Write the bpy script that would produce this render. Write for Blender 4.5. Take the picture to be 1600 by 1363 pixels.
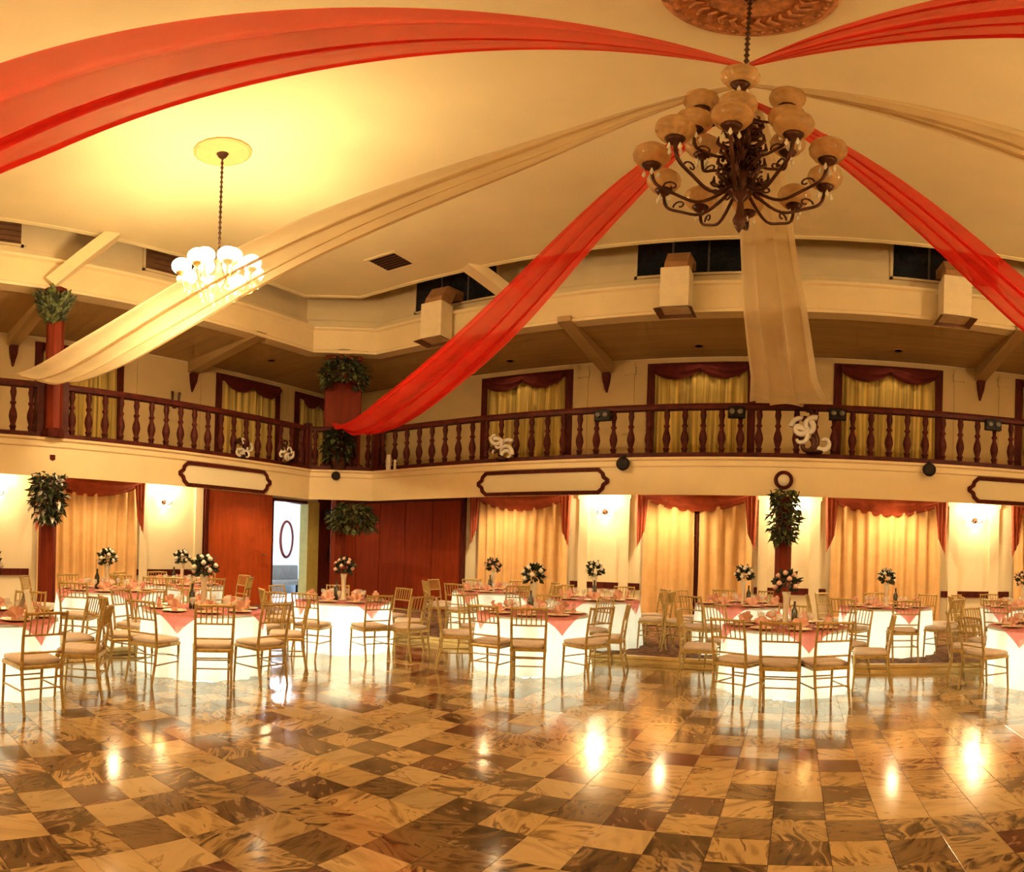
import bpy, math, random
from math import sin, cos, pi, radians as R, atan2, hypot, tan
from mathutils import Matrix, Vector

# ------------------------------------------------------------------ clear
for o in list(bpy.data.objects):
    bpy.data.objects.remove(o, do_unlink=True)
scene = bpy.context.scene
COL = scene.collection
random.seed(7)

# ------------------------------------------------------------------ camera (stitched panorama: equirectangular lens)
W, H = 1600.0, 1363.0
F = 952.2            # pixels per radian
YAW, ROLL, HORIZON, EYE = -0.4652, -0.0282, 872.6, 1.5
cam_d = bpy.data.cameras.new('panorama_camera')
cam_d.type = 'PANO'
cam_d.panorama_type = 'EQUIRECTANGULAR'
cam_d.longitude_min = -W / 2 / F
cam_d.longitude_max = W / 2 / F
cam_d.latitude_max = HORIZON / F
cam_d.latitude_min = -(H - HORIZON) / F
cam_d.clip_start = 0.05
cam_d.clip_end = 200
cam = bpy.data.objects.new('panorama_camera', cam_d)
COL.objects.link(cam)
_yaw = Matrix.Rotation(-YAW, 3, 'Z')
_right = _yaw @ Vector((cos(ROLL), 0, -sin(ROLL)))
_up = _yaw @ Vector((sin(ROLL), 0, cos(ROLL)))
_fwd = _yaw @ Vector((0, 1, 0))
_m = Matrix((_right, _up, -_fwd)).transposed().to_4x4()
_m.translation = Vector((0, 0, EYE))
cam.matrix_world = _m
scene.camera = cam

# ------------------------------------------------------------------ world and view
world = bpy.data.worlds.new('world')
scene.world = world
world.use_nodes = True
world.node_tree.nodes['Background'].inputs[0].default_value = (1.0, 0.72, 0.42, 1)
world.node_tree.nodes['Background'].inputs[1].default_value = 0.02
vs = scene.view_settings
vs.view_transform = 'Standard'
vs.look = 'None'
vs.exposure = 0.84
vs.gamma = 1.0
vs.use_curve_mapping = False
cy = scene.cycles
cy.use_denoising = True
cy.use_adaptive_sampling = True
cy.adaptive_threshold = 0.08
cy.adaptive_min_samples = 12
cy.max_bounces = 7
cy.diffuse_bounces = 3
cy.glossy_bounces = 3
cy.transparent_max_bounces = 10
cy.transmission_bounces = 6
cy.sample_clamp_indirect = 6.0
cy.caustics_reflective = False
cy.caustics_refractive = False

# light levels
WARM = (1.0, 0.74, 0.38)
P_CHAND = 565.0     # each lit crystal chandelier
P_SCONCE = 44.0
P_DOWN = 92.0
P_GALLERY = 12.0
P_TABLE = 30.0
P_ROOM = 190.0

# ------------------------------------------------------------------ materials
MATS = {}
def mat(name, col, rough=0.6, metal=0.0, var=0.08, scale=6.0, bump=0.0, bscale=40.0, spec=0.5,
        emit=None, estr=0.0, transl=0.0, coat=0.0, stretch=None, alpha=1.0, sheer=0.0):
    m = bpy.data.materials.new(name); m.use_nodes = True
    nt = m.node_tree; N = nt.nodes; L = nt.links
    b = N['Principled BSDF']; out = N['Material Output']
    tc = N.new('ShaderNodeTexCoord')
    mp = N.new('ShaderNodeMapping'); L.new(tc.outputs['Object'], mp.inputs['Vector'])
    if stretch: mp.inputs['Scale'].default_value = stretch
    nz = N.new('ShaderNodeTexNoise'); nz.inputs['Scale'].default_value = scale; nz.inputs['Detail'].default_value = 4
    L.new(mp.outputs[0], nz.inputs['Vector'])
    rp = N.new('ShaderNodeValToRGB')
    c0 = [max(0, c * (1 - var * 1.6)) for c in col]; c1 = [min(1, c * (1 + var)) for c in col]
    rp.color_ramp.elements[0].color = (*c0, 1); rp.color_ramp.elements[1].color = (*c1, 1)
    rp.color_ramp.elements[0].position = 0.3; rp.color_ramp.elements[1].position = 0.7
    L.new(nz.outputs['Fac'], rp.inputs['Fac'])
    L.new(rp.outputs['Color'], b.inputs['Base Color'])
    b.inputs['Roughness'].default_value = rough
    b.inputs['Metallic'].default_value = metal
    b.inputs['Specular IOR Level'].default_value = spec
    b.inputs['Coat Weight'].default_value = coat
    b.inputs['Coat Roughness'].default_value = 0.1
    b.inputs['Alpha'].default_value = alpha
    if bump:
        n2 = N.new('ShaderNodeTexNoise'); n2.inputs['Scale'].default_value = bscale
        L.new(mp.outputs[0], n2.inputs['Vector'])
        bp = N.new('ShaderNodeBump'); bp.inputs['Strength'].default_value = bump
        L.new(n2.outputs['Fac'], bp.inputs['Height']); L.new(bp.outputs[0], b.inputs['Normal'])
    if emit:
        m.cycles.emission_sampling = 'NONE'
        b.inputs['Emission Color'].default_value = (*emit, 1); b.inputs['Emission Strength'].default_value = estr
    if transl:
        t = N.new('ShaderNodeBsdfTranslucent'); L.new(rp.outputs['Color'], t.inputs['Color'])
        mx = N.new('ShaderNodeMixShader'); mx.inputs[0].default_value = transl
        L.new(b.outputs[0], mx.inputs[1]); L.new(t.outputs[0], mx.inputs[2]); L.new(mx.outputs[0], out.inputs['Surface'])
        if sheer:
            tp = N.new('ShaderNodeBsdfTransparent'); m3 = N.new('ShaderNodeMixShader'); m3.inputs[0].default_value = sheer
            L.new(mx.outputs[0], m3.inputs[1]); L.new(tp.outputs[0], m3.inputs[2]); L.new(m3.outputs[0], out.inputs['Surface'])
    MATS[name] = m
    return m

def marble(name, base, vein, dark, vscale, seed, rough=0.12, band=1.0):
    m = bpy.data.materials.new(name); m.use_nodes = True
    nt = m.node_tree; N = nt.nodes; L = nt.links; b = N['Principled BSDF']
    geo = N.new('ShaderNodeNewGeometry')
    oi = N.new('ShaderNodeObjectInfo')
    at = N.new('ShaderNodeAttribute'); at.attribute_name = 'tile_random'
    ad = N.new('ShaderNodeMath'); ad.operation = 'ADD'
    L.new(oi.outputs['Random'], ad.inputs[0]); L.new(at.outputs['Fac'], ad.inputs[1])
    ml = N.new('ShaderNodeMath'); ml.operation = 'MULTIPLY'; ml.inputs[1].default_value = 37.0
    L.new(ad.outputs[0], ml.inputs[0])
    cb = N.new('ShaderNodeCombineXYZ'); L.new(ml.outputs[0], cb.inputs[2]); cb.inputs[0].default_value = seed
    av = N.new('ShaderNodeVectorMath'); av.operation = 'ADD'
    L.new(geo.outputs['Position'], av.inputs[0]); L.new(cb.outputs[0], av.inputs[1])
    rot = N.new('ShaderNodeVectorRotate'); rot.rotation_type = 'Z_AXIS'
    L.new(av.outputs[0], rot.inputs['Vector']); L.new(ml.outputs[0], rot.inputs['Angle'])
    mp = N.new('ShaderNodeMapping'); mp.inputs['Scale'].default_value = (1.0, 2.6, 1.0)
    L.new(rot.outputs[0], mp.inputs['Vector'])
    n1 = N.new('ShaderNodeTexNoise'); n1.inputs['Scale'].default_value = vscale; n1.inputs['Detail'].default_value = 5
    n1.inputs['Distortion'].default_value = 1.7
    L.new(mp.outputs[0], n1.inputs['Vector'])
    rp = N.new('ShaderNodeValToRGB'); cr = rp.color_ramp
    cr.elements[0].position = 0.30 + .06 * (band - 1); cr.elements[0].color = (*dark, 1)
    cr.elements[1].position = 0.46 + .03 * (band - 1); cr.elements[1].color = (*base, 1)
    e = cr.elements.new(0.60 - .05 * (band - 1)); e.color = (*[min(1, c * 1.06) for c in base], 1)
    e = cr.elements.new(0.645 - .03 * (band - 1)); e.color = (*vein, 1)
    e = cr.elements.new(0.70 + .01 * (band - 1)); e.color = (*base, 1)
    L.new(n1.outputs['Fac'], rp.inputs['Fac'])
    hv = N.new('ShaderNodeHueSaturation')
    mr = N.new('ShaderNodeMapRange'); mr.inputs['To Min'].default_value = 0.78; mr.inputs['To Max'].default_value = 1.12
    fr = N.new('ShaderNodeMath'); fr.operation = 'FRACT'; L.new(ml.outputs[0], fr.inputs[0])
    L.new(fr.outputs[0], mr.inputs['Value']); L.new(mr.outputs[0], hv.inputs['Value'])
    L.new(rp.outputs['Color'], hv.inputs['Color']); L.new(hv.outputs[0], b.inputs['Base Color'])
    n2 = N.new('ShaderNodeTexNoise'); n2.inputs['Scale'].default_value = 3.0
    L.new(av.outputs[0], n2.inputs['Vector'])
    m2 = N.new('ShaderNodeMapRange'); m2.inputs['To Min'].default_value = rough * 0.7; m2.inputs['To Max'].default_value = rough * 1.5
    L.new(n2.outputs['Fac'], m2.inputs['Value']); L.new(m2.outputs[0], b.inputs['Roughness'])
    bp = N.new('ShaderNodeBump'); bp.inputs['Strength'].default_value = 0.015; bp.inputs['Distance'].default_value = 0.02
    L.new(n2.outputs['Fac'], bp.inputs['Height']); L.new(bp.outputs[0], b.inputs['Normal'])
    b.inputs['Specular IOR Level'].default_value = 0.5
    b.inputs['Coat Weight'].default_value = 0.6
    b.inputs['Coat IOR'].default_value = 1.75
    b.inputs['Coat Roughness'].default_value = 0.13
    MATS[name] = m
    return m

def patterned(name, c0, c1, scale, rough=0.9):
    """carpet with a scrolling two-tone pattern"""
    m = bpy.data.materials.new(name); m.use_nodes = True
    nt = m.node_tree; N = nt.nodes; L = nt.links; b = N['Principled BSDF']
    tc = N.new('ShaderNodeTexCoord')
    v = N.new('ShaderNodeTexVoronoi'); v.inputs['Scale'].default_value = scale
    L.new(tc.outputs['Object'], v.inputs['Vector'])
    w = N.new('ShaderNodeTexNoise'); w.inputs['Scale'].default_value = scale * 2; w.inputs['Distortion'].default_value = 3
    L.new(tc.outputs['Object'], w.inputs['Vector'])
    mul = N.new('ShaderNodeMath'); mul.operation = 'MULTIPLY'; L.new(v.outputs['Distance'], mul.inputs[0]); L.new(w.outputs['Fac'], mul.inputs[1])
    rp = N.new('ShaderNodeValToRGB')
    rp.color_ramp.elements[0].position = 0.12; rp.color_ramp.elements[0].color = (*c0, 1)
    rp.color_ramp.elements[1].position = 0.34; rp.color_ramp.elements[1].color = (*c1, 1)
    L.new(mul.outputs[0], rp.inputs['Fac']); L.new(rp.outputs['Color'], b.inputs['Base Color'])
    b.inputs['Roughness'].default_value = rough
    MATS[name] = m
    return m

M_CEIL = mat('ceiling_plaster', (0.85, 0.71, 0.40), 0.85, var=0.03, scale=1.2, bump=0.05, bscale=30)
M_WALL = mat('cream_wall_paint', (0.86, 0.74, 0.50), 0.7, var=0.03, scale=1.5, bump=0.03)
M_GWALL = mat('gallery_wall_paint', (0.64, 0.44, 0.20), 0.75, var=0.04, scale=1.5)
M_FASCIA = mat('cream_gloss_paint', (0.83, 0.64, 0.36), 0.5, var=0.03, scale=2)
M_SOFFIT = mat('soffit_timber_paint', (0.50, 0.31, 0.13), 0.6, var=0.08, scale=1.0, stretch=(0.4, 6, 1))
M_MAHOG = mat('mahogany', (0.095, 0.014, 0.008), 0.55, var=0.3, scale=5, stretch=(6, 6, 0.6), spec=0.1)
M_REDWOOD = mat('red_varnished_panel', (0.27, 0.034, 0.006), 0.6, var=0.10, scale=3, stretch=(4, 4, 0.4), spec=0.08)
M_DOORWOOD = mat('orange_varnished_door', (0.56, 0.085, 0.014), 0.35, var=0.10, scale=3, stretch=(4, 4, 0.4), spec=0.4)
M_COLUMN = mat('column_red_lacquer', (0.185, 0.023, 0.007), 0.55, var=0.15, scale=3, stretch=(4, 4, 0.4), spec=0.12)
M_BALUS = mat('baluster_wood', (0.085, 0.013, 0.008), 0.5, var=0.25, scale=9, spec=0.14)
M_BRASS = mat('gold_chair_paint', (0.46, 0.29, 0.075), 0.4, metal=0.3, var=0.15, scale=20)
M_GOLDTRIM = mat('brass_nosing', (0.70, 0.48, 0.18), 0.35, metal=0.6, var=0.1)
M_CUSHION = mat('cream_cushion_fabric', (0.66, 0.50, 0.38), 0.9, var=0.05, scale=30)
M_CLOTH = mat('white_tablecloth', (0.92, 0.90, 0.84), 0.85, var=0.03, scale=8, transl=0.55)
M_PINK = mat('coral_overlay_satin', (0.88, 0.33, 0.29), 0.6, var=0.06, scale=10, transl=0.55)
M_NAPKIN = mat('blush_napkin', (0.85, 0.45, 0.34), 0.85, var=0.06, scale=10)
M_PLATE = mat('gold_rim_plate', (0.80, 0.62, 0.36), 0.3, metal=0.2, var=0.05)
M_GLASS = mat('goblet_glass', (0.95, 0.90, 0.80), 0.05, var=0.01, spec=0.8, alpha=0.28)
M_VASE = mat('vase_ceramic', (0.82, 0.70, 0.52), 0.35, var=0.04)
M_LEAFD = mat('dark_leaves', (0.035, 0.045, 0.018), 0.6, var=0.5, scale=30)
M_LEAFG = mat('green_leaves', (0.13, 0.15, 0.045), 0.6, var=0.6, scale=18)
M_WHITEF = mat('white_petals', (0.88, 0.82, 0.74), 0.8, var=0.05, scale=30)
M_PINKF = mat('blush_petals', (0.85, 0.52, 0.42), 0.8, var=0.08, scale=30)
M_RED = mat('red_sheer_drape', (0.93, 0.045, 0.026), 0.7, var=0.05, scale=2, transl=0.42, sheer=0.15, spec=0.15)
M_CREAM = mat('cream_sheer_drape', (0.84, 0.68, 0.42), 0.75, var=0.05, scale=2, transl=0.4, sheer=0.22, spec=0.15)
M_CURT = mat('gold_curtain', (0.88, 0.54, 0.23), 0.85, var=0.06, scale=4, transl=0.1)
M_SHEER = mat('yellow_gallery_curtain_painted_pleats', (0.66, 0.44, 0.11), 0.85, var=0.42, scale=1.6, transl=0.15, stretch=(9, 9, 0.12))  # vertical light and dark stripes paint pleat shading and glow into the cloth
M_VAL = mat('rust_valance', (0.40, 0.062, 0.016), 0.7, var=0.14, scale=6)
M_VALD = mat('maroon_valance', (0.095, 0.013, 0.009), 0.8, var=0.15, scale=6, spec=0.1)
M_BRONZE = mat('dark_bronze', (0.085, 0.030, 0.016), 0.38, metal=0.7, var=0.25, scale=14)
M_ROD = mat('chain_bronze', (0.10, 0.05, 0.03), 0.4, metal=0.7, var=0.2)
M_AMBER = mat('amber_globe_glass', (0.78, 0.52, 0.24), 0.18, var=0.15, scale=12, transl=0.5, spec=0.7, sheer=0.28)
M_LIT = mat('lit_globe_glass', (0.95, 0.92, 0.85), 0.3, emit=(1.0, 0.88, 0.60), estr=5.0)
M_BULB = mat('lit_sconce_glass', (0.95, 0.92, 0.85), 0.3, emit=(1.0, 0.88, 0.62), estr=10.0)
M_CRYS = mat('crystal_drop', (0.95, 0.90, 0.75), 0.08, var=0.02, spec=0.9, alpha=0.6)
M_PLASTER = mat('medallion_gilt', (0.55, 0.22, 0.075), 0.6, var=0.3, scale=14, bump=0.4, bscale=22)
M_PEACH = mat('peach_ceiling_rose', (0.74, 0.40, 0.15), 0.7, var=0.06)
M_BLACK = mat('black_plastic', (0.016, 0.009, 0.007), 0.55, var=0.2, spec=0.2)
M_GREY = mat('grey_lens', (0.14, 0.12, 0.10), 0.3, var=0.1)
M_LOUVER = mat('brown_louvre', (0.20, 0.085, 0.035), 0.6, var=0.15)
M_PANE = mat('night_glass', (0.020, 0.022, 0.025), 0.12, var=0.2, spec=0.7)
M_DUCT = mat('duct_board', (0.82, 0.66, 0.42), 0.6, var=0.04)
M_DUCTB = mat('duct_wood_collar', (0.45, 0.22, 0.09), 0.6, var=0.15)
M_CARPET = patterned('brown_carpet', (0.10, 0.035, 0.014), (0.26, 0.12, 0.05), 9)
M_GCARPET = mat('gallery_carpet', (0.22, 0.09, 0.045), 0.95, var=0.15)
M_GROUT = mat('tile_bed', (0.20, 0.12, 0.055), 0.7, var=0.1)
M_WHITEROOM = mat('white_room_paint', (0.80, 0.86, 0.92), 0.7, var=0.02)
M_JAMB = mat('olive_jamb_paint', (0.52, 0.42, 0.10), 0.55, var=0.08)
M_ORN = mat('white_scroll_paint', (0.75, 0.66, 0.56), 0.5, var=0.08)
M_LEDDISC = mat('downlight_lens', (0.9, 0.85, 0.7), 0.3, emit=(1.0, 0.80, 0.48), estr=30.0)
M_LEDG = mat('led_lamp', (0.9, 0.95, 0.9), 0.4, emit=(0.85, 1.0, 0.88), estr=4.0)
M_BOTTLE = mat('dark_bottle_glass', (0.035, 0.03, 0.015), 0.12, var=0.1, spec=0.8)
M_CARD = mat('table_card', (0.88, 0.78, 0.60), 0.8, var=0.02)
M_SILVER = mat('silver_handle', (0.75, 0.72, 0.68), 0.25, metal=0.9, var=0.05)

TL = [marble('marble_honey', (0.54, 0.34, 0.14), (0.17, 0.09, 0.036), (0.27, 0.155, 0.06), 2.6, 0, band=1.3),
      marble('marble_sand', (0.56, 0.375, 0.175), (0.36, 0.22, 0.095), (0.42, 0.27, 0.12), 2.2, 40),
      marble('marble_zebra', (0.49, 0.30, 0.12), (0.10, 0.052, 0.021), (0.11, 0.06, 0.024), 2.7, 80, band=2.1)]
TD = [marble('marble_umber', (0.165, 0.092, 0.038), (0.42, 0.26, 0.12), (0.075, 0.038, 0.016), 3.4, 120, band=1.6),
      marble('marble_walnut', (0.235, 0.135, 0.054), (0.11, 0.058, 0.024), (0.12, 0.062, 0.026), 3.2, 160, band=1.6),
      marble('marble_oxblood', (0.15, 0.055, 0.026), (0.36, 0.20, 0.11), (0.07, 0.026, 0.013), 4.0, 200)]

# ------------------------------------------------------------------ mesh builder
class MB:
    def __init__(s): s.v = []; s.f = []; s.sm = []; s.mi = []; s.m = Matrix.Identity(4); s.cur = 0
    def add(s, vs_, fs_, smooth=False):
        n = len(s.v)
        s.v += [tuple(s.m @ Vector(p)) for p in vs_]
        for f in fs_: s.f.append(tuple(i + n for i in f)); s.sm.append(smooth); s.mi.append(s.cur)
        return s
    def box(s, x0, x1, y0, y1, z0, z1):
        return s.add([(x0, y0, z0), (x1, y0, z0), (x1, y1, z0), (x0, y1, z0), (x0, y0, z1), (x1, y0, z1), (x1, y1, z1), (x0, y1, z1)],
                     [(3, 2, 1, 0), (4, 5, 6, 7), (0, 1, 5, 4), (1, 2, 6, 5), (2, 3, 7, 6), (3, 0, 4, 7)])
    def bbox(s, x0, x1, y0, y1, z0, z1, b=0.01):
        """box with chamfered vertical and top edges"""
        pts = lambda d: [(x0 + d, y0), (x1 - d, y0), (x1, y0 + d), (x1, y1 - d), (x1 - d, y1), (x0 + d, y1), (x0, y1 - d), (x0, y0 + d)]
        o = pts(b)
        i = [(min(max(x, x0 + b), x1 - b), min(max(y, y0 + b), y1 - b)) for x, y in o]
        rings = [[(x, y, z0) for x, y in o], [(x, y, z1 - b) for x, y in o], [(x, y, z1) for x, y in i]]
        return s.loft(rings, caps=True)
    def loft(s, rings, caps=False, smooth=False, closed=True):
        n = len(rings[0]); vs_ = [p for r in rings for p in r]; fs_ = []
        for k in range(len(rings) - 1):
            for j in range(n if closed else n - 1):
                a = k * n + j; b = k * n + (j + 1) % n
                fs_.append((a, b, b + n, a + n))
        s.add(vs_, fs_, smooth)
        if caps:
            s.add(rings[0], [tuple(range(n - 1, -1, -1))]); s.add(rings[-1], [tuple(range(n))])
        return s
    def lathe(s, prof, n=12, c=(0, 0, 0), smooth=True, caps=True):
        rings = [[(c[0] + r * cos(2 * pi * j / n), c[1] + r * sin(2 * pi * j / n), c[2] + z) for j in range(n)] for r, z in prof]
        return s.loft(rings, caps, smooth)
    def tube(s, path, r, n=6, smooth=True, caps=True):
        P = [Vector(p) for p in path]; k = len(P)
        rr = r if isinstance(r, (list, tuple)) else [r] * k
        t0 = (P[1] - P[0]).normalized()
        u = t0.orthogonal().normalized(); rings = []
        for i in range(k):
            t = (P[min(i + 1, k - 1)] - P[max(i - 1, 0)])
            t = t.normalized() if t.length > 1e-9 else t0
            u = (u - t * u.dot(t)); u = u.normalized() if u.length > 1e-6 else t.orthogonal().normalized()
            w = t.cross(u)
            rings.append([tuple(P[i] + (u * cos(2 * pi * j / n) + w * sin(2 * pi * j / n)) * rr[i]) for j in range(n)])
        return s.loft(rings, caps, smooth)
    def ball(s, c, rx, ry=None, rz=None, n=10, m=7):
        ry = rx if ry is None else ry; rz = rx if rz is None else rz
        rings = []
        for i in range(m + 1):
            a = -pi / 2 + pi * i / m; q = max(cos(a), 0.02)
            rings.append([(c[0] + rx * q * cos(2 * pi * j / n), c[1] + ry * q * sin(2 * pi * j / n), c[2] + rz * sin(a)) for j in range(n)])
        return s.loft(rings, True, True)
    def sheet(s, fn, nu, nv, smooth=True):
        vs_ = [fn(i / nu, j / nv) for i in range(nu + 1) for j in range(nv + 1)]
        fs_ = [(i * (nv + 1) + j, i * (nv + 1) + j + 1, (i + 1) * (nv + 1) + j + 1, (i + 1) * (nv + 1) + j) for i in range(nu) for j in range(nv)]
        return s.add(vs_, fs_, smooth)
    def mesh(s, name, mats):
        me = bpy.data.meshes.new(name)
        me.from_pydata(s.v, [], s.f)
        me.polygons.foreach_set('use_smooth', s.sm)
        me.polygons.foreach_set('material_index', s.mi)
        for m in (mats if isinstance(mats, (list, tuple)) else [mats]): me.materials.append(m)
        me.update()
        return me
    def build(s, name, mats, parent=None, loc=None, rz=0.0):
        o = bpy.data.objects.new(name, s.mesh(name, mats)); COL.objects.link(o)
        if parent: o.parent = parent
        if loc is not None: o.location = loc
        if rz: o.rotation_euler = (0, 0, rz)
        return o

def obj(name, me, parent=None, loc=None, rz=0.0):
    o = bpy.data.objects.new(name, me); COL.objects.link(o)
    if parent: o.parent = parent
    if loc is not None: o.location = loc
    if rz: o.rotation_euler = (0, 0, rz)
    return o
def tag(o, label, cat=None, group=None, kind=None):
    if label: o['label'] = label
    if cat: o['category'] = cat
    if group: o['group'] = group
    if kind: o['kind'] = kind
    return o
def thing(name, label, cat, loc=(0, 0, 0), rz=0.0, group=None):
    o = bpy.data.objects.new(name, None); COL.objects.link(o)
    o.empty_display_size = 0.1
    o.location = loc; o.rotation_euler = (0, 0, rz)
    return tag(o, label, cat, group)
def struct(o, label=None):
    return tag(o, label, None, None, 'structure')
def copy_tree(o, parent=None):
    c = o.copy(); COL.objects.link(c); c.parent = parent
    for ch in o.children: copy_tree(ch, c)
    return c
def light(name, kind, loc, energy, color, parent=None, radius=0.1, spot=None, rot=None):
    d = bpy.data.lights.new(name, kind); d.energy = energy; d.color = color
    if kind in ('POINT', 'SPOT'): d.shadow_soft_size = radius
    if kind == 'SPOT': d.spot_size = spot; d.spot_blend = 0.6
    o = bpy.data.objects.new(name, d); COL.objects.link(o); o.location = loc
    if rot: o.rotation_euler = rot
    if parent: o.parent = parent
    return o

# ------------------------------------------------------------------ room dimensions (metres, camera eye above the origin)
LW, BW, RWALL, FW = -12.4, 13.1, 9.6, -5.5        # wall planes: left, back, right, behind
BX, BY = -9.8, 10.5                               # gallery fronts: left, back
Z_FB, Z_FT, Z_RAIL = 2.70, 3.37, 4.38             # fascia bottom/top, rail top
Z_BB, Z_BT = 6.16, 6.82                           # upper beam
Z_CEIL, Z_ROOF = 7.40, 8.75
STEP = 0.10
GAL_PATH = [(BX, FW), (BX, 9.5), (-8.8, BY), (RWALL, BY)]

def off_path(path, d):
    """offset an open polyline to its right-hand side (into the hall) by d"""
    out = []; n = len(path)
    for i, p in enumerate(path):
        dirs = []
        if i > 0: dirs.append((p[0] - path[i - 1][0], p[1] - path[i - 1][1]))
        if i < n - 1: dirs.append((path[i + 1][0] - p[0], path[i + 1][1] - p[1]))
        ns = []
        for dx, dy in dirs:
            l = hypot(dx, dy); ns.append((dy / l, -dx / l))
        if len(ns) == 1: nx, ny = ns[0]
        else:
            nx, ny = ns[0][0] + ns[1][0], ns[0][1] + ns[1][1]; l2 = nx * nx + ny * ny
            nx, ny = nx * 2 / l2, ny * 2 / l2
        out.append((p[0] + nx * d, p[1] + ny * d))
    return out
def sweep(mb, path, prof, caps=True):
    """closed profile of (out-into-hall, z) swept along the plan polyline"""
    offs = [off_path(path, d) for d, z in prof]
    rings = [[(offs[k][i][0], offs[k][i][1], prof[k][1]) for k in range(len(prof))] for i in range(len(path))]
    return mb.loft(rings, caps=caps)

# ------------------------------------------------------------------ floor with marble tiles
S = 0.295
def floor():
    mb = MB(); mb.box(LW - .2, RWALL + .2, FW - .2, BW + .2, -0.12, -0.006)
    fl = struct(mb.build('floor', M_GROUT), 'polished chequered marble dance floor')
    ox, oy = -0.3024 * S, 0.4935 * S
    rnd = random.Random(3)
    cells = []
    for c in range(-26, 33):
        for r in range(-30, 32):
            x0 = c * S + ox; y1 = (12 - r) * S + oy
            cx, cy_ = x0 + S / 2, y1 - S / 2
            if cx < -7.6 + .1 or cx > RWALL - .1 or cy_ > 8.7 - .05 or cy_ < FW: continue
            az = atan2(cx, cy_); d = hypot(cx, cy_)
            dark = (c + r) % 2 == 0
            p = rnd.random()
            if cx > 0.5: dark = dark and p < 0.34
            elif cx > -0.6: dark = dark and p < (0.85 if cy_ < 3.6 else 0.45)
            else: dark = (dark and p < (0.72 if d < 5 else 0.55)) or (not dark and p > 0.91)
            q = rnd.random()
            mi = (0 if q < .5 else 1 if q < .85 else 2) if dark else (0 if q < .36 else 1 if q < .64 else 2)
            seen = -1.36 < az < 0.43 and d > 2.5
            cells.append((d if seen else 1e3 + d, cx, cy_, dark, mi))
    cells.sort()
    g = 0.0016; h = S / 2 - g
    tm = {}
    for dk, ms in ((True, TD), (False, TL)):
        for i, m in enumerate(ms):
            b = MB(); b.loft([[(-h, -h, -.012), (h, -h, -.012), (h, h, -.012), (-h, h, -.012)],
                              [(-h, -h, -.001), (h, -h, -.001), (h, h, -.001), (-h, h, -.001)],
                              [(-h + .001, -h + .001, 0), (h - .001, -h + .001, 0), (h - .001, h - .001, 0), (-h + .001, h - .001, 0)]], caps=True)
            tm[dk, i] = b.mesh('floor_tile', m)
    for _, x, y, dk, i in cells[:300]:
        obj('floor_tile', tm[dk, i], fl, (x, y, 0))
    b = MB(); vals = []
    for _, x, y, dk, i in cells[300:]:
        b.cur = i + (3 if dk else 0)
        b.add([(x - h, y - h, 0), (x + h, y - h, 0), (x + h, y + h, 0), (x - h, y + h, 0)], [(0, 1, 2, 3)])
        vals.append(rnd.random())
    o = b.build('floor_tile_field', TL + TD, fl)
    a = o.data.attributes.new('tile_random', 'FLOAT', 'FACE')
    a.data.foreach_set('value', vals)
    o['kind'] = 'stuff'
floor()

def platforms():
    mb = MB()
    mb.box(LW, -7.6, FW, BW, 0.0, STEP)
    mb.box(-7.6, RWALL, 8.7, BW, 0.0, STEP)
    struct(mb.build('platform_floor', M_CARPET), 'low brown carpeted platform under the galleries')
    mb = MB()
    sweep(mb, [(-7.6, FW), (-7.6, 8.7), (RWALL, 8.7)], [(0.02, 0.0), (0.02, 0.05), (0.035, 0.06), (0.035, STEP + .004), (-0.05, STEP + .004), (-0.05, 0.0)])
    struct(mb.build('trim_1', M_GOLDTRIM), 'brass nosing along the platform step')
platforms()

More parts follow.
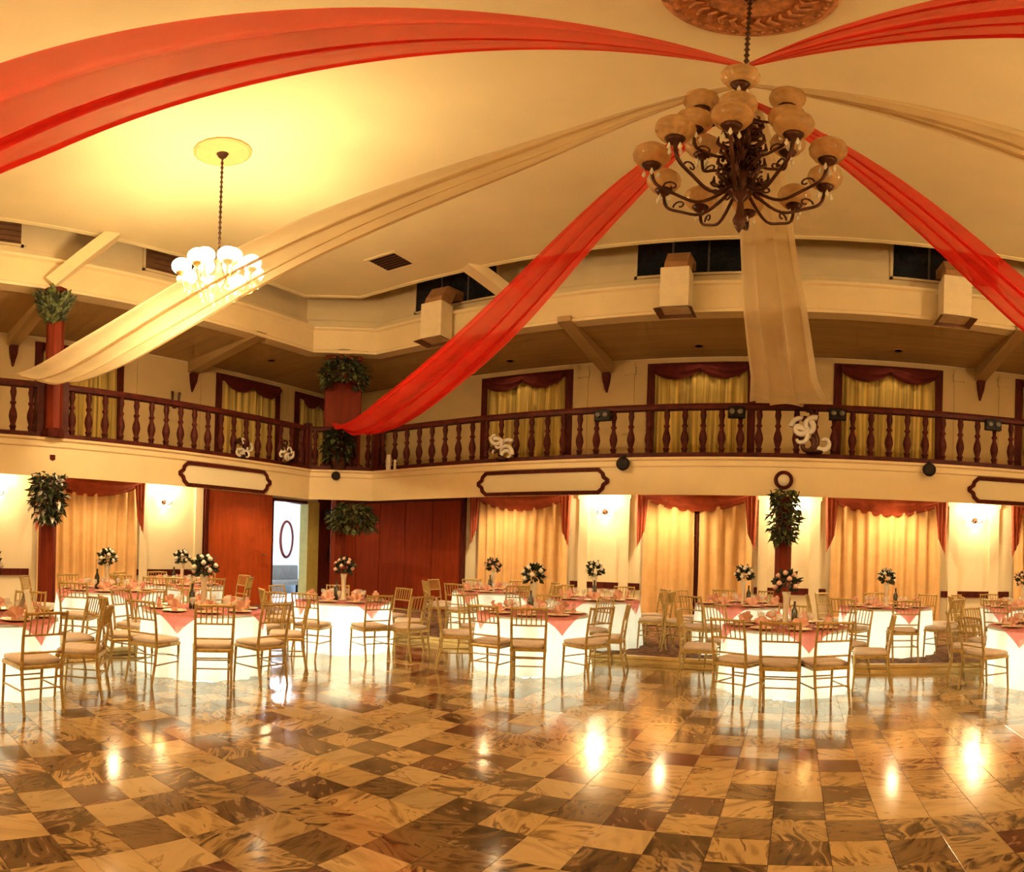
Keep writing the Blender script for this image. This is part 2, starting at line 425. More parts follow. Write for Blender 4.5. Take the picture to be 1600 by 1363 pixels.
# ------------------------------------------------------------------ walls
DOOR_Y0, DOOR_Y1, DOOR_Z = 10.62, 11.95, 2.95
def walls():
    mb = MB(); mb.box(LW - .25, RWALL + .25, BW, BW + .25, 0, Z_ROOF)
    struct(mb.build('wall_back', M_WALL))
    mb = MB()
    mb.box(LW - .25, LW, FW - .25, DOOR_Y0, 0, Z_ROOF)
    mb.box(LW - .25, LW, DOOR_Y1, BW, 0, Z_ROOF)
    mb.box(LW - .25, LW, DOOR_Y0, DOOR_Y1, DOOR_Z, Z_ROOF)
    struct(mb.build('wall_left', M_WALL))
    mb = MB(); mb.box(RWALL, RWALL + .25, FW - .25, BW, 0, Z_ROOF)
    struct(mb.build('wall_right', M_WALL))
    mb = MB(); mb.box(LW - .25, RWALL + .25, FW - .25, FW, 0, Z_ROOF)
    struct(mb.build('wall_front', M_WALL))
    mb = MB(); mb.box(LW - .25, RWALL + .25, FW - .25, BW + .25, Z_ROOF, Z_ROOF + .2)
    struct(mb.build('roof_slab', M_GWALL))
    # main ceiling: a flat field with a chamfered corner
    P = [(-9.58, FW), (-9.58, 9.0), (-8.72, 9.82), (RWALL, 9.82), (RWALL, FW)]
    mb = MB(); n = len(P)
    mb.loft([[(x, y, Z_CEIL) for x, y in P], [(x, y, Z_CEIL + .16) for x, y in P]], caps=True)
    struct(mb.build('ceiling', M_CEIL))
    mb = MB(); sweep(mb, P[:4], [(-0.05, Z_CEIL - .03), (-0.05, Z_CEIL + .005), (0.03, Z_CEIL + .05), (0.03, Z_CEIL - .015)])
    struct(mb.build('trim_2', M_CEIL))
    # galleries: floor slab, soffit below, carpet
    mb = MB()
    def gal(z0, z1, p0):
        g = [(LW, FW), (LW, BW), (RWALL, BW)] + list(reversed(off_path(GAL_PATH, p0)))
        mb.loft([[(x, y, z0) for x, y in g], [(x, y, z1) for x, y in g]], caps=True)
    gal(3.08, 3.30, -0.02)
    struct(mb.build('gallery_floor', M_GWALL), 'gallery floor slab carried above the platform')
    mb = MB()
    sweep(mb, GAL_PATH, [(-0.14, Z_FB + .02), (0, Z_FB), (0.0, Z_FT - .17), (0.025, Z_FT - .15), (0.03, Z_FT - .06), (0.07, Z_FT - .04), (0.08, Z_FT), (-0.30, Z_FT), (-0.30, 3.08), (-0.14, 3.08)])
    struct(mb.build('gallery_fascia', M_FASCIA), 'cream moulded fascia along the front of the gallery')
    # gallery soffit and beam
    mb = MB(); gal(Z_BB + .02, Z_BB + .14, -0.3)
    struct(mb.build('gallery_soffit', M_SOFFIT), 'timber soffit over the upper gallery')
    mb = MB()
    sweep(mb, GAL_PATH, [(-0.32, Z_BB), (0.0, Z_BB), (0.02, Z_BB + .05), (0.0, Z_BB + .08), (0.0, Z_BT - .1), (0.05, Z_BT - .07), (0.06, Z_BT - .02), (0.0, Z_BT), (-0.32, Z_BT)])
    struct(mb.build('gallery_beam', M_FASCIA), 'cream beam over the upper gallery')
    # clerestory wall above the beam
    CL = off_path(GAL_PATH, -0.40)
    mb = MB(); sweep(mb, CL, [(0.0, Z_BT - .1), (0.10, Z_BT), (0.10, Z_BT + .12), (0.05, Z_BT + .15), (0.05, Z_BT + .3), (0.0, Z_BT + .33), (0.0, Z_ROOF), (-0.15, Z_ROOF), (-0.15, Z_BT - .1)])
    struct(mb.build('clerestory_wall', M_FASCIA), 'cream wall between gallery beam and ceiling')
walls()

# cross beams under the gallery soffit, with brackets
def cross_beam(p0, p1, bracket=True, label=''):
    v = Vector((p1[0] - p0[0], p1[1] - p0[1], 0)); L = v.length; a = atan2(v.y, v.x)
    t = thing('gallery_cross_beam', label, 'beam', (p0[0], p0[1], 0), a)
    mb = MB(); mb.loft([[(0, -.13, Z_BB - .02), (0, .13, Z_BB - .02), (0, .13, Z_BB + .1), (0, -.13, Z_BB + .1)],
                        [(L, -.13, Z_BB - .28), (L, .13, Z_BB - .28), (L, .13, Z_BB + .1), (L, -.13, Z_BB + .1)]], caps=True)
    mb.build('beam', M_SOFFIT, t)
    mb = MB(); mb.loft([[(L - .16, -.09, 5.86), (L, -.09, 5.86), (L, .09, 5.86), (L - .16, .09, 5.86)],
                        [(L - .14, -.07, 5.66), (L, -.07, 5.66), (L, .07, 5.66), (L - .14, .07, 5.66)],
                        [(L - .03, -.02, 5.40), (L, -.02, 5.40), (L, .02, 5.40), (L - .03, .02, 5.40)]], caps=True)
    mb.build('bracket', M_MAHOG, t)
    tag(t, label, 'beam', None, 'structure')
for x, l in ((-4.3, 'sloping soffit beam ending at bracket left of middle gallery window'), (-0.15, 'soffit beam behind the hanging cream drape'), (4.0, 'sloping soffit beam ending at bracket at right')):
    cross_beam((x, BY - .1 + .0), (x, BW), label=l)
cross_beam((BX + .0, 3.56), (LW, 3.56), label='soffit beam running back from the left gallery column')
cross_beam((BX, 8.0), (LW, 8.0), label='soffit beam over the left gallery near the corner')
cross_beam((-9.3, 10.0), (LW + .05, BW - .05), label='diagonal soffit beam into the gallery corner')

# raking struts between the beam and the ceiling
def strut(p0, p1, label):
    a, b = Vector(p0), Vector(p1); d = (b - a).normalized(); sd = d.cross(Vector((0, 0, 1))).normalized() * .16; up = sd.cross(d).normalized() * .11
    mb = MB(); mb.loft([[tuple(q_ - a) for q_ in (c - sd - up, c + sd - up, c + sd + up, c - sd + up)] for c in (a - d * .15, b + d * .1)], caps=True)
    tag(mb.build('ceiling_strut', M_FASCIA, None, p0), label, 'strut', 'raking struts under the ceiling edge', 'structure')
strut((BX + .0, 3.55, Z_BB + .22), (BX + .26, 4.42, Z_CEIL - .02), 'cream raking strut above the left column')
strut((-5.45, BY - .02, Z_BT + .1), (-5.95, 9.80, Z_CEIL + .02), 'short cream strut right of the corner clerestory window')

# ------------------------------------------------------------------ windows with curtains
def pleats(w, z0, z1, n, depth, seed=0, gap=0.0, x0=None):
    rr = random.Random(seed); ph = [rr.uniform(0.75, 1.25) for _ in range(n * 2 + 2)]
    ks = n * 8
    def fn(u, v):
        x = -w / 2 + w * u
        i = u * n; k = int(i); a = ph[k % len(ph)]
        y = -depth * a * (0.5 - 0.5 * cos(2 * pi * i)) * (0.55 + 0.45 * (1 - v))
        return (x + 0.015 * sin(7 * u + 3 * v), y, z0 + (z1 - z0) * v)
    return fn, ks
def scallop(w, ztop, drop, nsw, depth):
    def fn(u, v):
        s = u * nsw; f = s - int(s) if u < 1 else 1.0
        if u >= 1: f = 1.0
        d = 0.16 + drop * (4 * f * (1 - f)) ** 0.8
        bulge = depth * sin(pi * min(1, v * 1.1)) + 0.018 * sin(v * 16 + 2.5 * cos(pi * f))
        return (-w / 2 + w * u, -bulge, ztop - d * v)
    return fn
def tail(xc, w, ztop, length, side):
    def fn(u, v):
        zz = ztop - v * length * (0.72 + 0.28 * (u if side > 0 else 1 - u))
        ww = w * (0.55 + 0.45 * (1 - v))
        return (xc + (u - .5) * ww + side * 0.02 * v, -0.05 - 0.035 * (0.5 - 0.5 * cos(2 * pi * u * 3)), zz)
    return fn

def lower_window(n, loc, rz, label, w=2.4, gap=None):
    t = thing('window_curtain', label, 'curtain', loc, rz, 'curtained windows of the lower wall')
    if gap is None: segs = [(0.0, w)]
    else: segs = [(-(w / 4 + gap / 4), w / 2 - gap / 2), ((w / 4 + gap / 4), w / 2 - gap / 2)]
    for k, (xc, ww) in enumerate(segs):
        fn, ks = pleats(ww, STEP + .02, 3.0, max(4, int(ww * 4.2)), 0.13, n * 7 + k)
        mb = MB(); mb.sheet(fn, ks, 10)
        mb.build('curtain_panel', M_CURT, t, (xc, -0.10, 0))
    mb = MB(); mb.sheet(scallop(w + .12, 3.12, 0.34, 1, 0.16), 40, 14)
    mb.build('valance', M_VAL, t, (0, -0.16, 0))
    for sd in (-1, 1):
        mb = MB(); mb.sheet(tail(sd * (w / 2 - .02), 0.30, 3.12, 1.32, sd), 18, 10)
        mb.build('jabot', M_VAL, t, (0, -0.20, 0))
    mb = MB(); mb.tube([(-w / 2 - .15, -.12, 3.10), (w / 2 + .15, -.12, 3.10)], 0.02, 8)
    mb.build('rod', M_MAHOG, t)
def win_struct(n, loc, rz, w, z0, z1, fmat, fw=0.14):
    mb = MB()
    for x0, x1, a, b in ((-w / 2, -w / 2 + fw, z0, z1), (w / 2 - fw, w / 2, z0, z1), (-w / 2 + fw, w / 2 - fw, z1 - fw, z1), (-.03, .03, z0, z1 - fw)):
        mb.box(x0, x1, -.055, 0.0, a, b)
    o = struct(mb.build('window_%d' % n, fmat, None, loc, rz))
    mb = MB(); mb.box(-w / 2 + fw, w / 2 - fw, -.012, -.004, z0, z1 - fw)
    mb.build('pane', M_PANE, o)
    return o
def upper_window(n, loc, rz, label, w=2.4):
    win_struct(n, loc, rz, w, 3.32, 6.04, M_MAHOG, 0.17)
    t = thing('gallery_curtain', label, 'curtain', loc, rz, 'curtained windows of the upper gallery')
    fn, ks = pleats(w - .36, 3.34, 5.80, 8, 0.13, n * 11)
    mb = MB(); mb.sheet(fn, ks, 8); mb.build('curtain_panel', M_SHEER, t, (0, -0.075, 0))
    mb = MB(); mb.sheet(scallop(w - .30, 5.95, 0.20, 2, 0.07), 48, 10)
    mb.build('valance', M_VALD, t, (0, -0.22, 0))

QZ = R(90)
LWIN = [(-6.32, 'gold curtain with rust swag just right of the wood panelling', None), (-2.15, 'parted gold curtains with rust swag left of the wreath column', 0.10),
        (1.93, 'gold curtain with rust swag right of the wreath column', None), (6.05, 'gold curtain with rust swag at the right frame edge', None)]
UWIN = [(-6.32, 'gallery curtain beneath the long red drape'), (-2.15, 'gallery curtain left of the hanging cream drape'),
        (1.93, 'gallery curtain right of the hanging cream drape'), (6.05, 'gallery curtain at the right frame edge')]
for i, (x, l, g) in enumerate(LWIN):
    win_struct(i + 1, (x, BW, 0), 0, 2.3, STEP, 3.05, M_MAHOG, 0.12)
    lower_window(i, (x, BW, 0), 0, l, gap=g)
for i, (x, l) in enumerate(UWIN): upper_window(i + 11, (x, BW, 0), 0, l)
win_struct(5, (LW, 5.35, 0), QZ, 2.3, STEP, 3.05, M_MAHOG, 0.12)
lower_window(8, (LW, 5.35, 0), QZ, 'gold curtain with rust swag behind the left column')
win_struct(6, (LW, 1.2, 0), QZ, 2.3, STEP, 3.05, M_MAHOG, 0.12)
lower_window(9, (LW, 1.2, 0), QZ, 'gold curtain with rust swag beyond the left frame edge')
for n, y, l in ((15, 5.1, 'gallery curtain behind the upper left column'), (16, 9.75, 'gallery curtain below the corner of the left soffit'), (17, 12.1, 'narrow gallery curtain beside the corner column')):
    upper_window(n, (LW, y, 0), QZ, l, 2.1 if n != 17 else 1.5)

# dado rails and wall pilaster strips
def dado():
    k = 0
    for x0, x1 in ((-5.05, -3.42), (-0.88, 0.66), (3.2, 4.78)):
        mb = MB(); mb.loft([[(x0, BW - .05, .88), (x0, BW, .88), (x0, BW, 1.02), (x0, BW - .05, 1.02)], [(x1, BW - .05, .88), (x1, BW, .88), (x1, BW, 1.02), (x1, BW - .05, 1.02)]], caps=True)
        struct(mb.build('trim_%d' % (3 + k), M_MAHOG)); k += 1
    for y0, y1 in ((6.6, 8.4), (2.45, 4.0)):
        mb = MB(); mb.box(LW, LW + .05, y0, y1, .88, 1.02)
        struct(mb.build('trim_%d' % (3 + k), M_MAHOG)); k += 1
    for x in (-4.75, -3.78, 3.45, 4.4, -0.7, 0.4):
        mb = MB(); mb.box(x - .11, x + .11, BW - .06, BW, STEP, 3.08); mb.box(x - .14, x + .14, BW - .08, BW, 2.9, 3.08)
        struct(mb.build('trim_%d' % (3 + k), M_WALL)); k += 1
    for y in (6.75, 8.28):
        mb = MB(); mb.box(LW, LW + .06, y - .11, y + .11, STEP, 3.08)
        struct(mb.build('trim_%d' % (3 + k), M_WALL)); k += 1
    for x in (-4.85, -3.75, 3.5, 4.55):
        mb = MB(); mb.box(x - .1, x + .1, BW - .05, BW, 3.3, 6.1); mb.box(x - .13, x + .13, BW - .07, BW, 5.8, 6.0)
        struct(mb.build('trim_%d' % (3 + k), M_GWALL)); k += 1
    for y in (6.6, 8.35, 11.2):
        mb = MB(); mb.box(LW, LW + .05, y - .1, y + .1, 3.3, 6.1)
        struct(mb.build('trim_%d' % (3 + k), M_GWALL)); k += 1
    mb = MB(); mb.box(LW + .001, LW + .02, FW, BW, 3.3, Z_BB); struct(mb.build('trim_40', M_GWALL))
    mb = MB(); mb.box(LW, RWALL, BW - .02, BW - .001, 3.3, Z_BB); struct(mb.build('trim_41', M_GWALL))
dado()

# ------------------------------------------------------------------ wood panelling, door and the white room behind it
def panelling():
    p = thing('wood_panelling', 'dark red varnished wood panelling right of the doorway', 'panelling', (0, 0, 0))
    n = 5; x0, x1 = LW + .05, -7.98; w = (x1 - x0) / n
    for i in range(n):
        mb = MB(); mb.bbox(x0 + i * w + .006, x0 + (i + 1) * w - .006, BW - .08, BW - .005, STEP, 3.06, .006)
        mb.build('panel', M_REDWOOD, p)
    mb = MB(); mb.box(x1, x1 + .10, BW - .12, BW, STEP, 3.06); mb.build('edge_post', M_MAHOG, p)
    mb = MB(); mb.box(x0, x1, BW - .10, BW, 2.92, 3.06); mb.build('head_rail', M_MAHOG, p)
    p['kind'] = 'structure'
    q = thing('door_2', 'orange varnished door leaf standing beside the bright doorway', 'door', (LW, 8.52, 0), 0)
    mb = MB(); mb.bbox(0.01, .09, 0.0, 2.08, STEP, 3.0, .01); mb.build('leaf', M_DOORWOOD, q)
    mb = MB(); mb.box(0.0, .12, -.09, 0.0, STEP, 3.06); mb.build('post', M_MAHOG, q)
    mb = MB(); mb.tube([(.09, 1.82, 1.42), (.15, 1.82, 1.42), (.15, 1.68, 1.42)], .016, 6); mb.build('handle', M_SILVER, q)
    q['kind'] = 'structure'
    d = thing('door_1', 'open doorway to a bright white room', 'doorway', (LW, 0, 0), 0)
    mb = MB()
    mb.box(-.25, .06, DOOR_Y0 - .03, DOOR_Y0 + .06, STEP, DOOR_Z); mb.box(-.25, .06, DOOR_Y0, DOOR_Y1, DOOR_Z - .08, DOOR_Z)
    mb.build('frame', M_MAHOG, d)
    mb = MB(); mb.box(-.25, .08, DOOR_Y1 - .02, DOOR_Y1 + .42, STEP, DOOR_Z); mb.build('jamb', M_JAMB, d)
    d['kind'] = 'structure'
    mb = MB()
    X0, X1, Y0, Y1 = LW - 3.4, LW - .25, 10.0, 16.0
    mb.box(X0, X1, Y0, Y1, -.02, STEP); mb.box(X0 - .1, X0, Y0, Y1, STEP, 3.2); mb.box(X0, X1, Y0 - .1, Y0, STEP, 3.2)
    mb.box(X0, X1, Y1, Y1 + .1, STEP, 3.2); mb.box(X0, X1, Y0, Y1, 3.2, 3.3); mb.box(X1 - .02, X1, BW + .1, Y1, STEP, 3.2)
    struct(mb.build('wall_anteroom', M_WHITEROOM), 'white anteroom seen through the doorway')
    # oval framed mirrors on the anteroom's far wall
    for k, (yy, l) in enumerate(((13.05, 'oval dark-framed mirror seen through the doorway, left of two'), (14.25, 'oval dark-framed mirror seen through the doorway, right of two'))):
        m = thing('oval_mirror', l, 'mirror', (X0 + .03, yy, 1.95), 0)
        mb = MB(); mb.tube([(0, .28 * cos(a), .62 * sin(a)) for a in [2 * pi * i / 28 for i in range(29)]], .05, 6); mb.build('frame', M_MAHOG, m)
        mb = MB(); mb.loft([[(0, .27 * cos(2 * pi * i / 28), .6 * sin(2 * pi * i / 28)) for i in range(28)], [(.015, .27 * cos(2 * pi * i / 28), .6 * sin(2 * pi * i / 28)) for i in range(28)]], caps=True)
        mb.build('mirror_glass', M_SILVER, m)
    s = thing('bench', 'grey padded bench seen through the doorway', 'bench', (X0 + .5, 13.5, STEP), 0)
    mb = MB(); mb.bbox(-.3, .3, -1.2, 1.2, .30, .46, .03); mb.build('seat', M_GREY, s)
    mb = MB(); mb.bbox(-.42, -.30, -1.2, 1.2, .30, .95, .03); mb.build('backrest', M_GREY, s)
    for a in (-1, 1):
        for b in (-.25, .25):
            mb = MB(); mb.box(b - .03, b + .03, a * 1.1 - .03, a * 1.1 + .03, 0, .30); mb.build('leg', M_BLACK, s)
    c = thing('ceiling_panel_light', 'ceiling light of the white anteroom', 'light', ((X0 + X1) / 2, 12.6, 3.19))
    mb = MB(); mb.box(-.3, .3, -.6, .6, -.03, 0); mb.build('diffuser', M_LEDG, c)
    light('anteroom_lamp', 'POINT', (0, 0, -.35), P_ROOM, (0.80, 0.90, 1.0), c, 0.3)
    mb = MB(); mb.bbox(LW + .005, LW + .10, 12.38, BW - .09, STEP, 3.06, .006); struct(mb.build('trim_60', M_MAHOG), 'dark wood panel between jamb and corner')
    ext = thing('fire_extinguisher', 'dark bottle-shaped extinguisher on the panel beside the jamb', 'extinguisher', (LW + .22, 12.78, 1.25), 0)
    mb = MB(); mb.lathe([(.07, 0), (.085, .03), (.085, .42), (.05, .5), (.025, .53), (.025, .58)], 14); mb.build('cylinder_body', M_BLACK, ext)
    mb = MB(); mb.bbox(-.02, .05, -.03, .03, .58, .63, .008); mb.build('valve', M_SILVER, ext)
    mb = MB(); mb.box(.075, .088, -.04, .04, .16, .50); mb.build('label_plate', M_WHITEF, ext)
    tv = thing('wall_screen', 'small dark screen mounted beside the doorway jamb', 'screen', (LW + .42, 12.62, 2.55), R(50))
    mb = MB(); mb.bbox(-.26, .26, -.05, .03, -.2, .2, .012); mb.build('casing', M_BLACK, tv)
    mb = MB(); mb.box(-.23, .23, -.056, -.05, -.16, .17); mb.build('screen_glass', M_PANE, tv)
    mb = MB(); mb.box(-.04, .04, .03, .28, -.05, .05); mb.build('bracket', M_BLACK, tv)
panelling()

# ------------------------------------------------------------------ fascia ornaments
def fascia_frame(loc, rz, w, h, label):
    c = 0.14
    P = [(-w / 2, -h / 2 + c + .05), (-w / 2, h / 2 - c - .05), (-w / 2 + .07, h / 2 - c), (-w / 2 + .09, h / 2 - .07), (-w / 2 + .17, h / 2),
         (w / 2 - .17, h / 2), (w / 2 - .09, h / 2 - .07), (w / 2 - .07, h / 2 - c), (w / 2, h / 2 - c - .05), (w / 2, -h / 2 + c + .05),
         (w / 2 - .07, -h / 2 + c), (w / 2 - .09, -h / 2 + .07), (w / 2 - .17, -h / 2), (-w / 2 + .17, -h / 2), (-w / 2 + .09, -h / 2 + .07), (-w / 2 + .07, -h / 2 + c)]
    t = thing('fascia_moulding', label, 'moulding', loc, rz, 'framed panels on the gallery fascia')
    n = len(P); rings = []
    for k in range(n + 1):
        p = Vector(P[k % n]); a = (p - Vector(P[k - 1])).normalized(); b = (Vector(P[(k + 1) % n]) - p).normalized()
        nn = Vector((a.y + b.y, -a.x - b.x)); nn = nn.normalized() * (0.034 / max(.5, (1 + a.dot(b)) / 2) ** .5)
        rings.append([(p.x - nn.x, -.0, p.y - nn.y), (p.x - nn.x, -.035, p.y - nn.y), (p.x + nn.x, -.035, p.y + nn.y), (p.x + nn.x, 0, p.y + nn.y)])
    mb = MB(); mb.loft(rings); mb.build('frame', M_MAHOG, t)
    mb = MB(); mb.add([(x * .985, -.006, z * .96) for x, z in P], [tuple(range(n))]); mb.build('field', M_WALL, t)
fascia_frame((-4.72, BY, 2.955), 0, 2.66, 0.42, 'long brown-framed panel on the back fascia')
fascia_frame((4.38, BY, 2.955), 0, 2.66, 0.42, 'brown-framed panel on the fascia at the right frame edge')
fascia_frame((BX, 7.22, 2.955), QZ, 2.22, 0.42, 'brown-framed panel on the left gallery fascia')

def ring_speaker(loc, rz, r, label):
    t = thing('round_speaker', label, 'speaker', loc, rz, 'round speakers on the gallery fascia')
    mb = MB(); mb.m = Matrix.Rotation(R(90), 4, 'X')
    mb.lathe([(r * .92, 0), (r, .02), (r * .95, .06), (r * .7, .07)], 20); mb.build('rim', M_BLACK, t)
    mb = MB(); mb.m = Matrix.Rotation(R(90), 4, 'X'); mb.lathe([(r * .7, .06), (r * .3, .03), (r * .25, .05), (r * .02, .065)], 20); mb.build('cone', M_MAHOG, t)
    mb = MB(); mb.box(-.02, .02, -.03, .05, r * .8, r * 1.3); mb.build('bracket', M_BLACK, t)
ring_speaker((-3.07, BY - .09, 3.25), 0, .125, 'round dark speaker left of centre on the back fascia')
ring_speaker((2.28, BY - .09, 3.25), 0, .12, 'round dark speaker on the fascia below the right gallery window')
ring_speaker((-9.36, 9.94 - .05, 3.24), R(45), .10, 'small round speaker on the chamfered gallery corner')
t = thing('ring_wreath', 'dark ring ornament above the foliage of the central column', 'wreath', (-0.24, BY - .04, 2.98))
mb = MB(); mb.tube([(.135 * cos(2 * pi * i / 32), 0, .135 * sin(2 * pi * i / 32)) for i in range(33)], .032, 8, caps=False); mb.build('ring', M_MAHOG, t)
mb = MB(); mb.m = Matrix.Rotation(R(90), 4, 'X'); mb.lathe([(.12, -.02), (.12, 0), (.02, .01)], 24); mb.build('medallion', M_VASE, t)

# ------------------------------------------------------------------ balustrades
def bal_mesh():
    mb = MB(); z0, z1 = 0.10, 0.90; h = z1 - z0
    prof = [(.036, 0), (.036, .07), (.046, .08), (.046, .11), (.03, .14), (.045, .22), (.058, .32), (.05, .42), (.03, .52), (.026, .58), (.042, .61), (.042, .64), (.026, .67), (.03, .76), (.044, .86), (.036, .93), (.036, 1)]
    mb.lathe([(r * 1.32, z0 + z * h) for r, z in prof], 10)
    return mb.mesh('baluster', M_BALUS)
BAL = bal_mesh()
def balustrade(p0, p1, label, ends=(0, 1), pitch=0.325):
    v = Vector((p1[0] - p0[0], p1[1] - p0[1], 0)); L = v.length
    t = thing('balustrade', label, 'balustrade', (p0[0], p0[1], Z_FT), atan2(v.y, v.x), 'turned wooden gallery balustrades')
    mb = MB(); mb.loft([[(x, -.07, .90), (x, .07, .90), (x, .075, .96), (x, .05, 1.01), (x, -.05, 1.01), (x, -.075, .96)] for x in (0, L)], caps=True); mb.build('handrail', M_BALUS, t)
    mb = MB(); mb.loft([[(x, -.06, .0), (x, .06, .0), (x, .06, .10), (x, -.06, .10)] for x in (0, L)], caps=True); mb.build('bottom_rail', M_BALUS, t)
    n = max(2, round(L / pitch))
    for i in range(n):
        obj('baluster', BAL, t, ((i + .5) * L / n, 0, 0))
    for x in ends:
        x *= L
        mb = MB(); mb.bbox(-.075, .075, -.075, .075, 0, 1.08, .012); mb.build('newel', M_BALUS, t, (x, 0, 0))
q = -0.10
GP = off_path(GAL_PATH, q)
balustrade((GP[0][0], -2.4), (GP[0][0], 3.35), 'left gallery balustrade running out of frame past the left column')
balustrade((GP[0][0], 3.78), (GP[0][0], GP[1][1] - .05), 'left gallery balustrade between left column and corner')
balustrade(GP[1], GP[2], 'short balustrade across the chamfered gallery corner')
balustrade((GP[2][0] + .08, GP[2][1]), (-0.2, GP[2][1]), 'back balustrade between the corner and the cream drape', (0,))
balustrade((-0.2, GP[2][1]), (8.9, GP[2][1]), 'back balustrade right of the cream drape', (1,))

# emergency lamp boxes hung on the rail
for x, l in ((-3.50, 'black twin-lamp box on the rail below the first soffit beam'), (-1.08, 'black twin-lamp box left of the cream drape end'),
             (0.66, 'black twin-lamp box right of the cream drape end'), (3.46, 'black twin-lamp box on the rail at the right')):
    t = thing('twin_lamp_box', l, 'lamp', (x, BY - .03, Z_RAIL - .20), 0, 'twin-lamp boxes on the gallery rail')
    mb = MB(); mb.bbox(-.15, .15, -.07, .05, -.10, .10, .015); mb.build('housing', M_BLACK, t)
    for sx in (-.07, .07):
        mb = MB(); mb.m = Matrix.Translation((sx, -.07, .0)) @ Matrix.Rotation(R(90), 4, 'X'); mb.lathe([(.045, 0), (.05, .03), (.04, .04), (.01, .045)], 14); mb.build('lens', M_GREY, t)
    mb = MB(); mb.box(-.03, .03, .0, .12, .10, .13); mb.build('hook', M_BLACK, t)

# white scroll ornaments on the balustrade
def scroll_ornament(loc, rz, s, label, seed):
    rr = random.Random(seed)
    t = thing('scroll_ornament', label, 'ornament', loc, rz, 'scroll ornaments on the gallery balustrade')
    for k in range(9):
        cx, cz = rr.uniform(-.22, .22), rr.uniform(.05, .62); r0 = rr.uniform(.10, .19); a0 = rr.uniform(0, 6.28); sg = rr.choice((-1, 1))
        pts = []; rad = []
        for i in range(16):
            u = i / 15; a = a0 + sg * u * 4.6; r = r0 * (1 - .75 * u)
            pts.append((s * (cx + r * cos(a)), -.03 - .03 * sin(k), s * (cz + r * sin(a)))); rad.append(s * (.042 * (1 - .55 * u) + .006))
        mb = MB(); mb.tube(pts, rad, 6); mb.build('scroll', M_ORN if k % 3 else M_BRONZE, t)
    mb = MB(); mb.lathe([(.12 * s, 0), (.14 * s, .03), (.05 * s, .06), (.05 * s, .12)], 12); mb.build('base', M_BRONZE, t)
scroll_ornament((0.27, BY - .03, Z_FT + .10), 0, 1.2, 'white scroll ornament under the cream drape end', 4)
scroll_ornament((-5.55, BY - .03, Z_FT + .05), 0, .95, 'white scroll ornament on the rail below the long red drape', 9)
scroll_ornament((BX + .03, 8.75, Z_FT + .05), QZ, .7, 'white scroll ornament on the left balustrade near the corner', 14)
scroll_ornament((BX + .03, 7.55, Z_FT + .05), QZ, .6, 'pale scroll ornament on the left balustrade above its framed panel', 21)
for x, h, l in ((-8.33, .34, 'short white candle on the gallery edge beside the corner'), (-8.15, .22, 'thin white candle on the gallery edge beside the corner')):
    t = thing('pillar_candle', l, 'candle', (x, BY - .03, Z_FT), 0)
    mb = MB(); mb.lathe([(.055 if h > .3 else .03, 0), (.055 if h > .3 else .03, h)], 12); mb.build('wax', M_WHITEF, t)
    mb = MB(); mb.tube([(0, 0, h), (0, 0, h + .03)], .004, 4); mb.build('wick', M_BLACK, t)

# ------------------------------------------------------------------ columns
def column(loc, rz, r, h, label, base=True):
    t = thing('column', label, 'column', loc, rz)
    mb = MB(); k = 8
    mb.loft([[(r * cos(2 * pi * (j + .5) / k), r * sin(2 * pi * (j + .5) / k), z) for j in range(k)] for z in (0, h)], caps=True); mb.build('shaft', M_COLUMN, t)
    mb = MB(); mb.lathe([(r * 1.35, 0), (r * 1.35, .10), (r * 1.05, .16)], 8, smooth=False); mb.build('base', M_MAHOG, t)
    mb = MB(); mb.lathe([(r * 1.02, h - .14), (r * 1.3, h - .08), (r * 1.3, h)], 8, smooth=False); mb.build('capital', M_MAHOG, t)
    tag(t, label, 'column', None, 'structure')
column((BX - .18, 3.56, STEP), 0, .155, 2.98, 'red lacquered column below the left gallery')
column((BX + .0, 3.56, Z_FT), 0, .155, Z_BB - Z_FT, 'red lacquered column on the left gallery')
column((-9.66, 10.34, STEP), 0, .19, 2.98, 'red lacquered column below the gallery corner')
column((-0.22, BY + .18, STEP), 0, .155, 2.98, 'red lacquered column below the ring wreath')
t = thing('column', 'wide red wooden pier at the gallery corner', 'column', (-9.55, 10.25, Z_FT), R(45))
mb = MB(); mb.bbox(-.42, .42, -.2, .2, 0, Z_BB - Z_FT, .03); mb.build('shaft', M_COLUMN, t)
mb = MB(); mb.bbox(-.48, .48, -.26, .26, 0, .16, .02); mb.build('base', M_MAHOG, t)
t['kind'] = 'structure'

